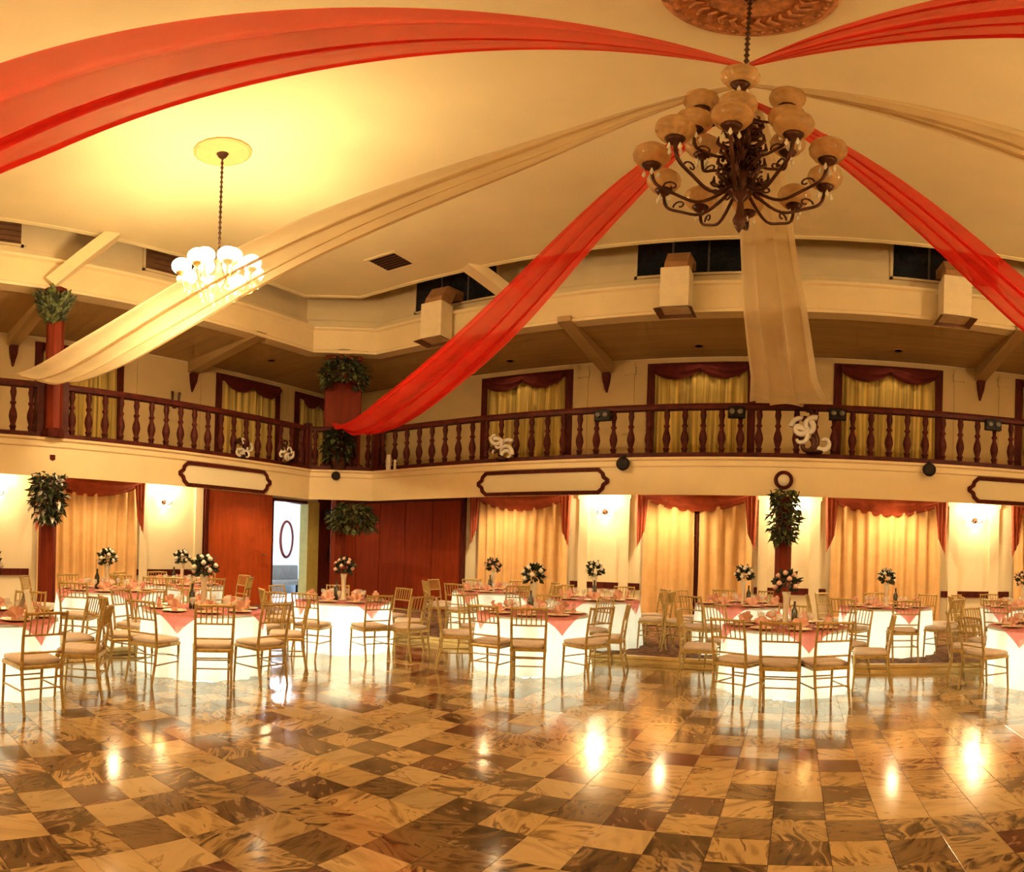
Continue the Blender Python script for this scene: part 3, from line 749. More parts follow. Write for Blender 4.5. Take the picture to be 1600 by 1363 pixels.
# foliage bunches
def foliage(name, loc, rad, zlo, zhi, n, label, cat, mats, seed, size=.13, trail=0.0, crown=False):
    rr = random.Random(seed)
    t = thing(name, label, cat, loc, 0)
    mb = MB()
    for i in range(n):
        a = rr.uniform(0, 2 * pi); u = rr.random(); z = zlo + (zhi - zlo) * u
        prof = rad * (0.55 + 0.45 * sin(pi * min(1, (u * .75 + .25)))) * (0.35 + 0.65 * u ** .5 if trail else 1)
        r = prof * rr.uniform(.45, 1.0)
        if crown: r = rad * (.28 + .62 * u) * rr.uniform(.5, 1)
        p = Vector((r * cos(a), r * sin(a), z))
        d = Vector((cos(a) * .55, sin(a) * .55, rr.uniform(.4, 1.2))).normalized() if crown else Vector((cos(a), sin(a), rr.uniform(-1.3, .5))).normalized()
        sd = d.cross(Vector((rr.uniform(-.4, .4), rr.uniform(-.4, .4), 1))).normalized()
        L = size * rr.uniform(.7, 1.3); w = L * .28
        nn = sd.cross(d) * (.12 * L)
        mb.cur = rr.randrange(len(mats))
        mb.add([tuple(p), tuple(p + d * L * .45 + sd * w + nn), tuple(p + d * L - nn), tuple(p + d * L * .45 - sd * w + nn)], [(0, 1, 2), (0, 2, 3)])
    f = mb.build('foliage', mats, t); f['kind'] = 'stuff'
    mb = MB()
    for k in range(7):
        a = 2 * pi * k / 7
        mb.tube([(0.02 * cos(a), .02 * sin(a), zlo + .1), (rad * .4 * cos(a), rad * .4 * sin(a), (zlo + zhi) / 2), (rad * .8 * cos(a), rad * .8 * sin(a), zhi)], .012, 4)
    mb.build('stems', M_LEAFD, t)['kind'] = 'stuff'
    return t
G = [M_LEAFG, M_LEAFD, M_LEAFG]
foliage('foliage_bunch', (BX + .06, 3.50, 5.76), .36, -.34, .18, 420, 'grassy green foliage wrapped round top of left gallery column', 'foliage', [M_LEAFG, M_LEAFG, M_LEAFD], 1, .17, crown=True)
foliage('foliage_bunch', (BX + .22, 3.42, 2.35), .36, -.42, .36, 420, 'dark foliage with white blooms on the lower left column', 'foliage', [M_LEAFD, M_LEAFG, M_LEAFD, M_LEAFD, M_WHITEF], 2, .14, 1)
foliage('foliage_bunch', (-9.25, 9.95, 5.62), .52, -.30, .34, 620, 'dark foliage at the head of the gallery corner pier', 'foliage', [M_LEAFD, M_LEAFD, M_LEAFG], 3, .17)
foliage('foliage_bunch', (-8.98, 10.06, 2.30), .50, -.28, .30, 560, 'green foliage hanging below the chamfered gallery corner', 'foliage', G, 4, .16)
foliage('foliage_bunch', (-0.22, BY - .12, 2.42), .32, -.52, .36, 330, 'trailing green ivy on the column below the ring wreath', 'foliage', G, 5, .14, 1)
t = foliage('potted_plant', (-9.36, 9.96, Z_FT + .12), .32, .12, .82, 420, 'dark bushy potted plant on the gallery corner', 'plant', [M_LEAFD, M_LEAFD, M_LEAFG], 6, .16)
mb = MB(); mb.lathe([(.15, -.12), (.2, .12), (.22, .13), (.2, .15)], 14); mb.build('pot', M_BRONZE, t)

# ------------------------------------------------------------------ clerestory windows, louvres, ducts
def cler(n, loc, rz, w, z0, z1, m, bars):
    t = thing('window_%d' % n, None, None, loc, rz); t['kind'] = 'structure'
    mb = MB(); mb.box(-w / 2, w / 2, -.03, -.012, z0, z1); mb.build('pane', m, t)
    mb = MB(); b = .05
    mb.box(-w / 2 - b, -w / 2, -.05, 0, z0 - b, z1); mb.box(w / 2, w / 2 + b, -.05, 0, z0 - b, z1); mb.box(-w / 2 - b, w / 2 + b, -.05, 0, z0 - b, z0)
    mb.build('frame', M_FASCIA, t)
    for i in range(1, bars):
        mb = MB(); x = -w / 2 + w * i / bars; mb.box(x - .018, x + .018, -.045, -.01, z0, z1); mb.build('mullion', M_DUCTB if m == M_LOUVER else M_GREY, t)
    if m == M_LOUVER:
        k = 9
        for i in range(k):
            z = z0 + (z1 - z0) * (i + .5) / k
            mb = MB(); mb.add([(-w / 2, -.055, z - .03), (w / 2, -.055, z - .03), (w / 2, -.02, z + .03), (-w / 2, -.02, z + .03)], [(0, 1, 2, 3)]); mb.build('louvre', m, t)
CY = BY + .40; CX = BX - .40
for n, x in ((21, -7.0), (22, -2.05), (23, 2.62), (24, 7.3)): cler(n, (x, CY, 0), 0, 2.0, 7.20, 8.3, M_PANE, 3)
for n, y, w in ((25, 2.25, 1.55), (26, 6.3, 1.7)): cler(n, (CX, y, 0), QZ, w, 7.22, 8.3, M_LOUVER, 2)

def duct(x, label):
    t = thing('air_duct', label, 'duct', (x, BY - .02, 0), 0, 'boxed air ducts below the clerestory windows')
    mb = MB(); mb.bbox(-.25, .25, -.50, -.08, 6.08, 6.90, .008); mb.build('box', M_DUCT, t)
    mb = MB(); mb.loft([[(-.2, -.45, 6.90), (.2, -.45, 6.90), (.2, -.1, 6.90), (-.2, -.1, 6.90)], [(-.2, -.40, 7.06), (.2, -.40, 7.06), (.2, -.02, 7.06), (-.2, -.02, 7.06)],
                        [(-.2, -.2, 7.36), (.2, -.2, 7.36), (.2, .1, 7.30), (-.2, .1, 7.30)], [(-.2, .39, 7.44), (.2, .39, 7.44), (.2, .39, 7.24), (-.2, .39, 7.24)]], caps=True)
    mb.build('elbow', M_DUCTB, t)
    mb = MB(); mb.loft([[(-.24, -.49, 6.08), (.24, -.49, 6.08), (.24, -.09, 6.08), (-.24, -.09, 6.08)], [(-.33, -.62, 6.0), (.33, -.62, 6.0), (.33, -.09, 6.0), (-.33, -.09, 6.0)]])
    mb.build('diffuser', M_LOUVER, t)
duct(-6.98, 'cream boxed air duct beside the long red drape')
duct(-2.15, 'cream boxed air duct below and left of the bronze chandelier')
duct(2.62, 'cream boxed air duct partly behind the right red drape')

# ceiling grille and soffit downlights
t = thing('ceiling_grille', 'square brown air grille in the ceiling near its corner', 'grille', (-7.09, 8.8, Z_CEIL), 0)
mb = MB()
for a in ((-.36, -.30, -.36, .36), (.30, .36, -.36, .36), (-.3, .3, -.36, -.30), (-.3, .3, .30, .36)): mb.box(a[0], a[1], a[2], a[3], -.02, .0)
mb.build('frame', M_CEIL, t)
mb = MB(); mb.box(-.3, .3, -.3, .3, -.004, -.001); mb.build('shaft', M_BLACK, t)
for i in range(7):
    mb = MB(); y = -.27 + .09 * i; mb.add([(-.3, y - .03, -.018), (.3, y - .03, -.018), (.3, y + .03, -.004), (-.3, y + .03, -.004)], [(0, 1, 2, 3)]); mb.build('blade', M_LOUVER, t)
def downlight(loc, label, power, lit=True, group=None, spot=R(150)):
    t = thing('recessed_downlight', label, 'downlight', loc, 0, group)
    mb = MB(); mb.lathe([(.075, 0), (.11, -.004), (.115, -.016), (.075, -.014)], 20, caps=False); mb.build('trim_ring', M_DUCTB if not lit else M_WALL, t)
    mb = MB(); mb.lathe([(.076, -.010), (.004, -.010)], 20); mb.build('lens', M_LEDDISC if lit else M_BLACK, t)
    if power: light('downlight_lamp', 'SPOT', (0, 0, -.04), power, WARM, t, .06, spot)
GLOW = 'downlights under the gallery'
for x, y, l in ((-6.6, 12.0, 'downlight before the curtain beside the panelling'), (-2.65, 12.2, 'downlight before the parted curtains'), (2.05, 12.2, 'downlight before the curtain right of the wreath column'),
                (6.1, 12.2, 'downlight before the rightmost curtain'), (-10.9, 5.4, 'downlight before the curtain behind the left column'), (-11.2, 9.6, 'downlight before the varnished door'), (-10.9, 1.2, 'downlight under the left gallery beyond the frame'), (-10.7, 11.4, 'added downlight in the corner before the doorway, brightening its jamb')):
    downlight((x, y, 3.08), l, P_DOWN * (.35 if 'door' in l else 1), True, GLOW)  # the corner downlight is added to brighten the doorway jamb
for x, y, l in ((-11.0, 5.5, 'soffit downlight over the left gallery'), (-11.0, 9.3, 'soffit downlight over the left gallery near the corner'), (-6.4, 12.35, 'soffit downlight before the curtain beneath the red drape'),
                (-2.1, 12.35, 'soffit downlight before the curtain left of the cream drape'), (2.0, 12.35, 'soffit downlight before the curtain right of the cream drape'), (6.1, 12.35, 'soffit downlight before the rightmost gallery curtain'), (-10.9, 1.2, 'soffit downlight over the left gallery beyond the frame')):
    downlight((x, y, Z_BB + .02), l, P_GALLERY, False, 'downlights of the upper gallery soffit')

# ------------------------------------------------------------------ wall sconces
def sconce(loc, rz, label, power=P_SCONCE):
    t = thing('wall_sconce', label, 'sconce', loc, rz, 'lit wall sconces')
    mb = MB(); mb.m = Matrix.Rotation(R(90), 4, 'X'); mb.lathe([(.06, 0), (.065, .015), (.03, .035)], 14); mb.build('backplate', M_BRONZE, t)
    for s in (-1, 1):
        mb = MB(); mb.tube([(0, -.02, 0), (s * .06, -.10, -.07), (s * .12, -.15, -.05), (s * .13, -.16, .02)], .011, 6); a = mb.build('arm', M_BRONZE, t)
        mb = MB(); mb.lathe([(.025, .02), (.06, .05), (.075, .12), (.06, .19), (.045, .21)], 14, (s * .13, -.16, 0)); mb.build('shade', M_BULB, a)
    light('sconce_lamp', 'POINT', (0, -.34, .20), power, (1.0, 0.76, 0.42), t, .10)
sconce((-4.27, BW, 2.62), 0, 'lit sconce left of the parted curtains on the back wall')
sconce((-0.15, BW, 2.62), 0, 'lit sconce hidden behind the wreath column')
sconce((3.95, BW, 2.62), 0, 'lit sconce on the back wall near the right frame edge')
sconce((LW, 7.3, 2.62), QZ, 'lit sconce between left curtain and varnished door')
sconce((LW, 3.25, 2.62), QZ, 'lit sconce at the left frame edge')
t = thing('gallery_sconce', 'unlit dark sconce on the left gallery wall', 'sconce', (LW, 7.5, 5.15), QZ)
for s in (-1, 1):
    mb = MB(); mb.tube([(0, -.02, -.2), (s * .08, -.10, -.1), (s * .10, -.12, .15)], [.02, .02, .035], 6); mb.build('arm', M_BRONZE, t)
mb = MB(); mb.lathe([(.04, -.25), (.06, -.2), (.04, -.1)], 10, (0, -.05, 0)); mb.build('backplate', M_BRONZE, t)

# ------------------------------------------------------------------ chandeliers
def globe_prof(r):
    return [(r * .34, -r * .86), (r * .72, -r * .70), (r * .97, -r * .25), (r, .05 * r), (r * .90, r * .42), (r * .62, r * .72), (r * .45, r * .80), (r * .42, r * .78)]
def arm_path(Rr, zg, z0, drop):
    """S-shaped arm from the stem (radius .05, height z0) swinging out below to the cup at (Rr, zg)"""
    P = [(.05, z0), (Rr * .22, z0 - drop * .55), (Rr * .48, z0 - drop), (Rr * .75, zg - .5 * (zg - (z0 - drop)) - .10), (Rr * .95, zg - .18), (Rr, zg - .02)]
    out = []
    n = len(P)
    for i in range(n - 1):
        p0, p1, p2, p3 = P[max(0, i - 1)], P[i], P[i + 1], P[min(n - 1, i + 2)]
        for k in range(4):
            u = k / 4
            out.append(tuple(.5 * (2 * p1[j] + (p2[j] - p0[j]) * u + (2 * p0[j] - 5 * p1[j] + 4 * p2[j] - p3[j]) * u * u + (3 * p1[j] - p0[j] - 3 * p2[j] + p3[j]) * u ** 3) for j in (0, 1)))
    out.append(P[-1])
    return out
def chandelier(loc, label, tiers, rg, mg, mm, stem, zc, medal, crystals=True, scroll=True):
    t = thing('chandelier', label, 'chandelier', loc, 0)
    mb = MB(); mb.tube([(0, 0, zc), (0, 0, stem[-1][1])], .012, 6); mb.build('rod', M_ROD, t)
    mb = MB()
    k = int((zc - stem[-1][1]) / .09)
    for i in range(k):
        z = stem[-1][1] + .045 + i * .09
        mb.lathe([(.012, -.03), (.024, 0), (.012, .03)], 6, (0, 0, z))
    mb.build('chain', M_ROD, t)['kind'] = 'stuff'
    mb = MB(); mb.lathe(stem, 14); st = mb.build('stem', mm, t)
    mb = MB(); mb.lathe([(.01, zc - .16), (.05, zc - .12), (.09, zc - .03), (.09, zc)], 16); mb.build('canopy', M_ROD if mm != M_BRONZE else mm, t)
    for (n, Rr, zg, z0, drop, ph, skip) in tiers:
        pa = arm_path(Rr, zg, z0, drop)
        mb = MB(); mb.tube([(x, 0, z) for x, z in pa], .014, 6)
        if scroll:
            c = (Rr * .80, zg - .20)
            mb.tube([(c[0] - .02 + .06 * (1 - i / 12) * cos(i * .5), 0, c[1] + .06 * (1 - i / 12) * sin(i * .5)) for i in range(12)], .008, 5)
            c = (Rr * .30, z0 - .02)
            mb.tube([(c[0] + .07 * (1 - i / 12) * cos(2 + i * .5), 0, c[1] + .07 * (1 - i / 12) * sin(2 + i * .5)) for i in range(12)], .009, 5)
        am = mb.mesh('arm', mm)
        mb = MB(); mb.lathe([(.012, -.06), (.02, -.04), (.05, -.02), (.07, .015), (.055, .03)], 12); cm = mb.mesh('cup', mm)
        mb = MB(); mb.lathe(globe_prof(rg), 16, (0, 0, rg * .9)); gm = mb.mesh('globe_shade', mg)
        mb = MB()
        for a in range(4):
            mb.lathe([(.003, .0), (.012, -.03), (.016, -.05), (.002, -.075)], 6, (.05 * cos(a * pi / 2), .05 * sin(a * pi / 2), -.03))
        pm = mb.mesh('crystal_drop', M_CRYS)
        for i in range(n):
            if i in skip: continue
            a = ph + 2 * pi * i / n
            o = obj('arm', am, t, (0, 0, 0), a)
            obj('cup', cm, o, (Rr, 0, zg)); obj('globe_shade', gm, o, (Rr, 0, zg))
            if crystals: obj('crystal_drops', pm, o, (Rr, 0, zg - .02))['kind'] = 'stuff'
    if scroll:
        sc = []
        for zc_, r_, sg in ((4.66, .15, 1), (4.86, .12, -1), (5.06, .13, 1), (5.26, .10, -1)):
            mb = MB(); pts = []
            for i in range(18):
                u = i / 17; a = sg * (1.2 + u * 5.2); rr_ = .085 * (1 - .7 * u)
                pts.append((.04 + r_ * .55 + rr_ * cos(a), 0, zc_ + rr_ * sin(a)))
            mb.tube(pts, .012, 5); mb.tube([(.03, 0, zc_ - .05), (.04 + r_ * .4, 0, zc_ - .10), (.05 + r_, 0, zc_ - .02), (.03 + r_ * 1.1, 0, zc_ + .06)], [.014, .02, .018, .006], 5)
            me = mb.mesh('scrollwork', mm)
            for i in range(8): obj('scrollwork', me, st, None, 2 * pi * i / 8 + zc_)
    if medal: medal(t, zc)
    return t
def medal_big(t, zc):
    mb = MB(); mb.lathe([(.66, 0), (.66, -.03), (.60, -.06), (.54, -.035), (.50, -.03), (.34, -.035), (.30, -.065), (.25, -.03), (.12, -.04), (.02, -.05)], 48); mb.m = Matrix.Identity(4)
    o = mb.build('ceiling_medallion', M_PLASTER, t, (0, 0, zc))
    mb = MB(); mb.lathe([(.0, -.045), (.05, -.03), (.06, 0)], 6)
    for i in range(26):
        a = 2 * pi * i / 26
        m2 = MB()
        m2.tube([(.36 + .0 * i, 0, -.04), (.41, .035, -.055), (.46, 0, -.06), (.50, -.03, -.05)], [.012, .024, .022, .008], 5)
        if i == 0: lm = m2.mesh('acanthus_leaf', M_PLASTER)
        obj('acanthus_leaf', lm, o, None, a)
    mb = MB()
    for i in range(60):
        a = 2 * pi * i / 60; mb.ball((.575 * cos(a), .575 * sin(a), -.06), .018, n=6, m=4)
    mb.build('bead_border', M_PLASTER, o)['kind'] = 'stuff'
def medal_small(t, zc):
    n = 8; mb = MB(); mb.lathe([(.37, 0), (.37, -.025), (.33, -.045), (.09, -.05), (.05, -.07), (.01, -.075)], 16, smooth=False); mb.build('ceiling_rose', M_PEACH, t, (0, 0, zc))

BIG = chandelier((-0.47, 4.30, 0), 'large unlit bronze chandelier with amber globes where the drapes meet',
    [(10, .64, 4.72, 4.62, .24, R(18), ()), (6, .37, 5.10, 4.98, .12, R(30), ()), (4, .31, 5.52, 5.42, .08, R(0), ())],
    .135, M_AMBER, M_BRONZE,
    [(.005, 4.12), (.03, 4.17), (.05, 4.24), (.03, 4.30), (.02, 4.42), (.08, 4.50), (.12, 4.60), (.10, 4.68), (.045, 4.76), (.05, 4.92), (.08, 5.0), (.05, 5.08), (.035, 5.3), (.07, 5.42), (.04, 5.52), (.02, 5.7)],
    Z_CEIL, medal_big)
def small_chandelier(x, y, label):
    t = chandelier((x, y, 0), label, [(8, .47, 5.20, 5.08, .14, R(22.5), ()), (4, .24, 5.34, 5.20, .06, R(10), ())], .125, M_LIT, M_GOLDTRIM,
        [(.01, 4.82), (.04, 4.86), (.06, 4.95), (.04, 5.05), (.07, 5.15), (.03, 5.3), (.02, 5.5)], Z_CEIL, medal_small, scroll=False)
    for i in range(16):
        a = 2 * pi * i / 16; r = .17 + .10 * (i % 2)
        mb = MB(); mb.tube([(r * cos(a), r * sin(a), 5.08), (r * .8 * cos(a), r * .8 * sin(a), 4.84)], [.008, .016], 5)
        mb.build('crystal_pendant', M_CRYS, t)
    light('chandelier_lamp', 'POINT', (0, 0, 5.22), P_CHAND, (1.0, 0.75, 0.385), t, .30)
    return t
CH = 'lit crystal chandeliers'
for x, y, l in ((-6.29, 4.41, 'small lit globe chandelier hanging at the left'), (5.45, 4.47, 'added lit globe chandelier unseen beyond the right frame edge'),
                (-6.17, -3.0, 'added lit globe chandelier unseen behind the viewpoint at left'), (5.45, -3.0, 'added lit globe chandelier unseen behind the viewpoint at right')):
    small_chandelier(x, y, l)['group'] = CH  # the last three chandeliers are unseen, added to light the hall

# ------------------------------------------------------------------ ceiling drapes
def interp(tab, t):
    for (a, b), (c, d) in zip(tab, tab[1:]):
        if t <= c: return b + (d - b) * ((t - a) / (c - a)) ** 1.0
    return tab[-1][1]
def spline(tab, t):
    n = len(tab)
    for i in range(n - 1):
        if t <= tab[i + 1][0] or i == n - 2:
            (x1, p1), (x2, p2) = tab[i], tab[i + 1]
            p0 = tab[i - 1] if i else (x1 - (x2 - x1), p1 - (p2 - p1)); p3 = tab[i + 2] if i + 2 < n else (x2 + (x2 - x1), p2 + (p2 - p1))
            h = x2 - x1; u = (t - x1) / h
            m1 = (p2 - p0[1]) / (x2 - p0[0]) * h; m2 = (p3[1] - p1) / (p3[0] - x1) * h
            return (2 * u ** 3 - 3 * u * u + 1) * p1 + (u ** 3 - 2 * u * u + u) * m1 + (-2 * u ** 3 + 3 * u * u) * p2 + (u ** 3 - u * u) * m2
HX, HY = -0.47, 4.30
def drape(p0, p1, ztab, wtab, m, label, nf=4, amp=.05, seed=0, over=1.9, belly=.16):
    """sheer cloth on a sagging line; its folds overlap so that layers stack up in bands"""
    rr = random.Random(seed); P0, P1 = Vector(p0), Vector(p1)
    ch = (P1 - P0); hz = Vector((ch.x, ch.y, 0)).normalized(); side = Vector((-hz.y, hz.x, 0))
    ph = [rr.uniform(0, 6.28) for _ in range(4)]
    zt = [(0.0, p0[2])] + list(ztab) + [(1.0, p1[2])]
    def fn(u, v):
        t = u
        p = P0 + ch * t; p.z = spline(zt, t)
        w = interp(wtab, t)
        a = v * nf * 2 * pi + ph[0] + .5 * t
        env = min(1, 6 * v, 6 * (1 - v))
        s_ = v - .5 + env * over / (2 * pi * nf) * (sin(a) + .35 * sin(1.7 * a + ph[1])) * (1 + .25 * sin(3 * t + ph[2]))
        q_ = p + side * (s_ * w)
        q_.z += env * amp * min(1, w * 1.2) * cos(a) + .012 * sin(9 * v + 14 * t) - belly * w * (1 - (2 * min(1, abs(v - .5) * 2) / 2) ** 2) * (4 * t * (1 - t)) ** .5
        return tuple(q_)
    o = MB(); o.sheet(fn, 72, 120)
    return tag(o.build('ceiling_drape', m), label, 'drape', 'drapes gathered at the chandelier chain')
drape((HX - .03, HY - .01, 6.12), (BX, -3.3, 4.45), [(.23, 5.62), (.41, 5.30), (.7, 4.85)], [(0, .06), (.23, .72), (.41, 1.25), (.8, 1.3), (1, .6)], M_RED, 'wide red drape sweeping over the upper left', 3, .04, 1)
drape((HX + .03, HY - .01, 6.12), (9.3, -3.3, 4.45), [(.23, 5.62), (.41, 5.30), (.7, 4.85)], [(0, .06), (.2, .72), (.41, 1.25), (.8, 1.3), (1, .6)], M_RED, 'wide red drape sweeping out at the upper right', 4, .04, 2)
drape((HX - .04, HY, 5.82), (BX + .12, 3.1, 4.40), [(.184, 5.04), (.476, 4.55), (.736, 4.24), (.9, 4.20)], [(0, .05), (.18, .36), (.45, .72), (.75, .98), (.92, 1.0), (1, .8)], M_CREAM, 'cream drape running to the left gallery column', 3, .035, 3)
drape((HX + .04, HY, 5.82), (9.3, 3.75, 4.42), [(.214, 5.22), (.5, 4.65), (.8, 4.3)], [(0, .05), (.18, .36), (.5, .75), (1, .6)], M_CREAM, 'cream drape leaving at the right frame edge', 3, .035, 4)
drape((HX - .03, HY + .05, 5.66), (-9.45, 10.05, 4.46), [(.31, 4.38), (.65, 3.96), (.85, 4.06)], [(0, .06), (.12, .34), (.3, .60), (.6, .95), (.85, .90), (1, .35)], M_RED, 'long red drape running to the gallery corner', 3, .045, 5)
drape((HX + .03, HY + .05, 5.66), (9.0, 10.3, 4.44), [(.296, 4.56), (.65, 4.0), (.85, 4.1)], [(0, .06), (.12, .34), (.3, .66), (.6, .95), (1, .5)], M_RED, 'long red drape leaving at the right edge', 3, .045, 6)
drape((HX + .06, HY + .08, 5.66), (-0.16, BY - .02, 4.40), [(.3, 4.75), (.7, 4.28), (.9, 4.30)], [(0, .08), (.12, .40), (.4, .72), (.7, .95), (1, 1.42)], M_CREAM, 'cream drape hanging down to the back balustrade', 3, .03, 7, over=1.2)

# ------------------------------------------------------------------ banquet tables
TR = 0.765
def cloth_mesh(seed):
    rr = random.Random(seed); ph = [rr.uniform(0, 6.28) for _ in range(3)]; n = 72
    mb = MB()
    prof = [(0.02, .752), (TR * .5, .752), (TR - .02, .752), (TR, .745), (TR + .008, .70), (TR + .02, .5), (TR + .035, .25), (TR + .045, .003)]
    rings = []
    for r, z in prof:
        k = max(0, (.70 - z) / .7) if r >= TR else 0
        rings.append([((r + k * .035 * (sin(14 * a + ph[0]) + .6 * sin(23 * a + ph[1]))) * cos(a), (r + k * .035 * (sin(14 * a + ph[0]) + .6 * sin(23 * a + ph[1]))) * sin(a), z) for a in [2 * pi * j / n for j in range(n)]])
    mb.loft(rings, False, True)
    mb.add(rings[0], [tuple(range(n))])
    return mb.mesh('tablecloth', M_CLOTH)
def overlay_mesh():
    mb = MB(); a = .715; n = 36
    def fn(u, v):
        x, y = (2 * u - 1) * a, (2 * v - 1) * a
        r = hypot(x, y); rim = TR + .012
        if r <= rim: return (x, y, .757)
        k = rim / r; d = r - rim
        return (x * k * (1 + .03 * d), y * k * (1 + .03 * d), .757 - d)
    mb.sheet(fn, n, n)
    return mb.mesh('table_overlay', M_PINK)
CLOTHS = [cloth_mesh(k) for k in range(3)]; OVER = overlay_mesh()

def table_parts():
    mb = MB(); mb.lathe([(TR - .01, .715), (TR - .01, .745), (.01, .745)], 40); top = mb.mesh('tabletop', M_MAHOG)
    mb = MB(); mb.tube([(0, 0, 0), (0, 0, .715)], .02, 8); leg = mb.mesh('leg', M_BLACK)
    return top, leg
TOPM, LEGM = table_parts()

# chair
def chair_proto():
    t = thing('banquet_chair', 'gold spindle-back chair', 'chair')
    for s in (-1, 1):
        mb = MB(); mb.tube([(s * .19, -.255, 0), (s * .19, -.20, .28), (s * .195, -.19, .46), (s * .20, -.225, .72), (s * .20, -.27, .935)], [.013, .016, .017, .015, .013], 8)
        mb.build('leg', M_BRASS, t)
        mb = MB(); mb.tube([(s * .195, .225, 0), (s * .195, .20, .44)], [.012, .017], 8); mb.build('leg', M_BRASS, t)
    mb = MB(); mb.bbox(-.215, .215, -.205, .225, .415, .452, .012); mb.build('seat', M_BRASS, t)
    mb = MB(); mb.loft([[(x * (1 - k), y * (1 - k) + .01, z) for x, y in ((-.19, -.18), (0, -.19), (.19, -.18), (.205, 0), (.20, .20), (0, .215), (-.20, .20), (-.205, 0))] for k, z in ((.04, .452), (0, .468), (0, .49), (.10, .503))], caps=True, smooth=True)
    mb.build('cushion', M_CUSHION, t)
    mb = MB(); mb.tube([(-.205, -.265, .915), (0, -.275, .922), (.205, -.265, .915)], .014, 8); mb.build('crest_rail', M_BRASS, t)
    for z, y in ((.725, -.225), (.565, -.20)):
        mb = MB(); mb.tube([(-.198, y, z), (.198, y, z)], .011, 6); mb.build('back_rail', M_BRASS, t)
    mb = MB(); mb.tube([(0, -.225, .725), (0, -.27, .915)], .0075, 5); sp = mb.mesh('spindle', M_BRASS)
    for i in range(6): obj('spindle', sp, t, (-.143 + i * .0572, 0, 0))
    for z in (.24, .335):
        mb = MB(); mb.tube([(-.19, -.21, z), (.19, -.21, z)], .009, 6); mb.build('stretcher', M_BRASS, t)
    for s in (-1, 1):
        mb = MB(); mb.tube([(s * .19, -.205, .22), (s * .195, .21, .22)], .009, 6); mb.build('stretcher', M_BRASS, t)
    mb = MB(); mb.tube([(-.195, .21, .28), (.195, .21, .28)], .009, 6); mb.build('stretcher', M_BRASS, t)
    return t
CHAIR = chair_proto(); first_chair = [True]
def chair(loc, rz, label, group):
    o = CHAIR if first_chair[0] else copy_tree(CHAIR)
    first_chair[0] = False
    o.location = loc; o.rotation_euler = (0, 0, rz)
    tag(o, label, 'chair', group)

# centrepiece
def centre_proto(seed, fm):
    rr = random.Random(seed)
    t = thing('flower_centrepiece', 'x', 'flowers')
    mb = MB(); mb.lathe([(.055, 0), (.06, .01), (.035, .04), (.03, .16), (.04, .34), (.055, .42), (.05, .42), (.03, .36)], 14); mb.build('vase', M_VASE, t)
    mb = MB()
    for i in range(120):
        a = rr.uniform(0, 6.28); b = rr.uniform(-.75, 1.3); d = Vector((cos(a) * cos(b), sin(a) * cos(b), sin(b)))
        p = Vector((0, 0, .52)) + d * rr.uniform(.05, .12); L = rr.uniform(.06, .12)
        sd = d.orthogonal().normalized(); sd.rotate(Matrix.Rotation(rr.uniform(0, 6.28), 3, d)); w = L * .3
        mb.add([tuple(p), tuple(p + d * L * .5 + sd * w), tuple(p + d * L), tuple(p + d * L * .5 - sd * w)], [(0, 1, 2, 3)])
    mb.build('foliage', M_LEAFD, t)['kind'] = 'stuff'
    mb = MB(); mb.ball((0, 0, 0), .036, .036, .028, 8, 5); mb.ball((0, 0, .018), .022, .022, .018, 8, 4); f0 = mb.mesh('bloom', fm)
    for i in range(13):
        a = i * 2.4; b = -.35 + 1.6 * (i / 12); r = .145
        obj('bloom', f0, t, (r * cos(a) * cos(b), r * sin(a) * cos(b), .52 + r * sin(b)))
    return t
CP = [centre_proto(5, M_WHITEF), centre_proto(8, M_PINKF)]
cp_used = [False, False]
def centrepiece(k, loc, rz, label, s=1.0):
    o = copy_tree(CP[k]) if cp_used[k] else CP[k]
    cp_used[k] = True
    o.location = loc; o.rotation_euler = (0, 0, rz); o.scale = (s, s, s)
    tag(o, label, 'flowers', 'flower centrepieces on the banquet tables')

# tableware
mb = MB(); mb.lathe([(.07, 0), (.075, .004), (.135, .014), (.15, .020), (.146, .022), (.08, .009), (.01, .008)], 20); PLATE = mb.mesh('charger_plate', M_PLATE)
def napkin_mesh():
    mb = MB()
    def fn(u, v):
        a = -1.15 + 2.3 * u; r = .02 + .115 * v
        return (r * sin(a), .035 * (1 - v) * cos(9 * u) - .012 + .02 * cos(u * 20) * v, r * cos(a) * .95 + .012)
    mb.sheet(fn, 20, 4); mb.lathe([(.04, 0), (.035, .03), (.015, .05)], 8)
    return mb.mesh('folded_napkin', M_NAPKIN)
NAP = napkin_mesh()
mb = MB(); mb.lathe([(.032, 0), (.033, .003), (.005, .01), (.004, .07), (.012, .08), (.034, .11), (.036, .14), (.030, .165), (.028, .164), (.033, .14), (.03, .112), (.004, .085)], 12, caps=False); GOB = mb.mesh('goblet', M_GLASS)
mb = MB(); mb.lathe([(.036, 0), (.038, .02), (.038, .19), (.015, .24), (.014, .30), (.016, .31), (.005, .31)], 12); BOT = mb.mesh('wine_bottle', M_BOTTLE)

POSW = {0: 'near', 45: 'near right', 90: 'right', 135: 'far right', 180: 'far', -135: 'far left', -90: 'left', -45: 'near left'}
def posword(a):
    a = (a + 180) % 360 - 180
    return POSW[min(POSW, key=lambda k: min(abs(k - a), 360 - abs(k - a)))]

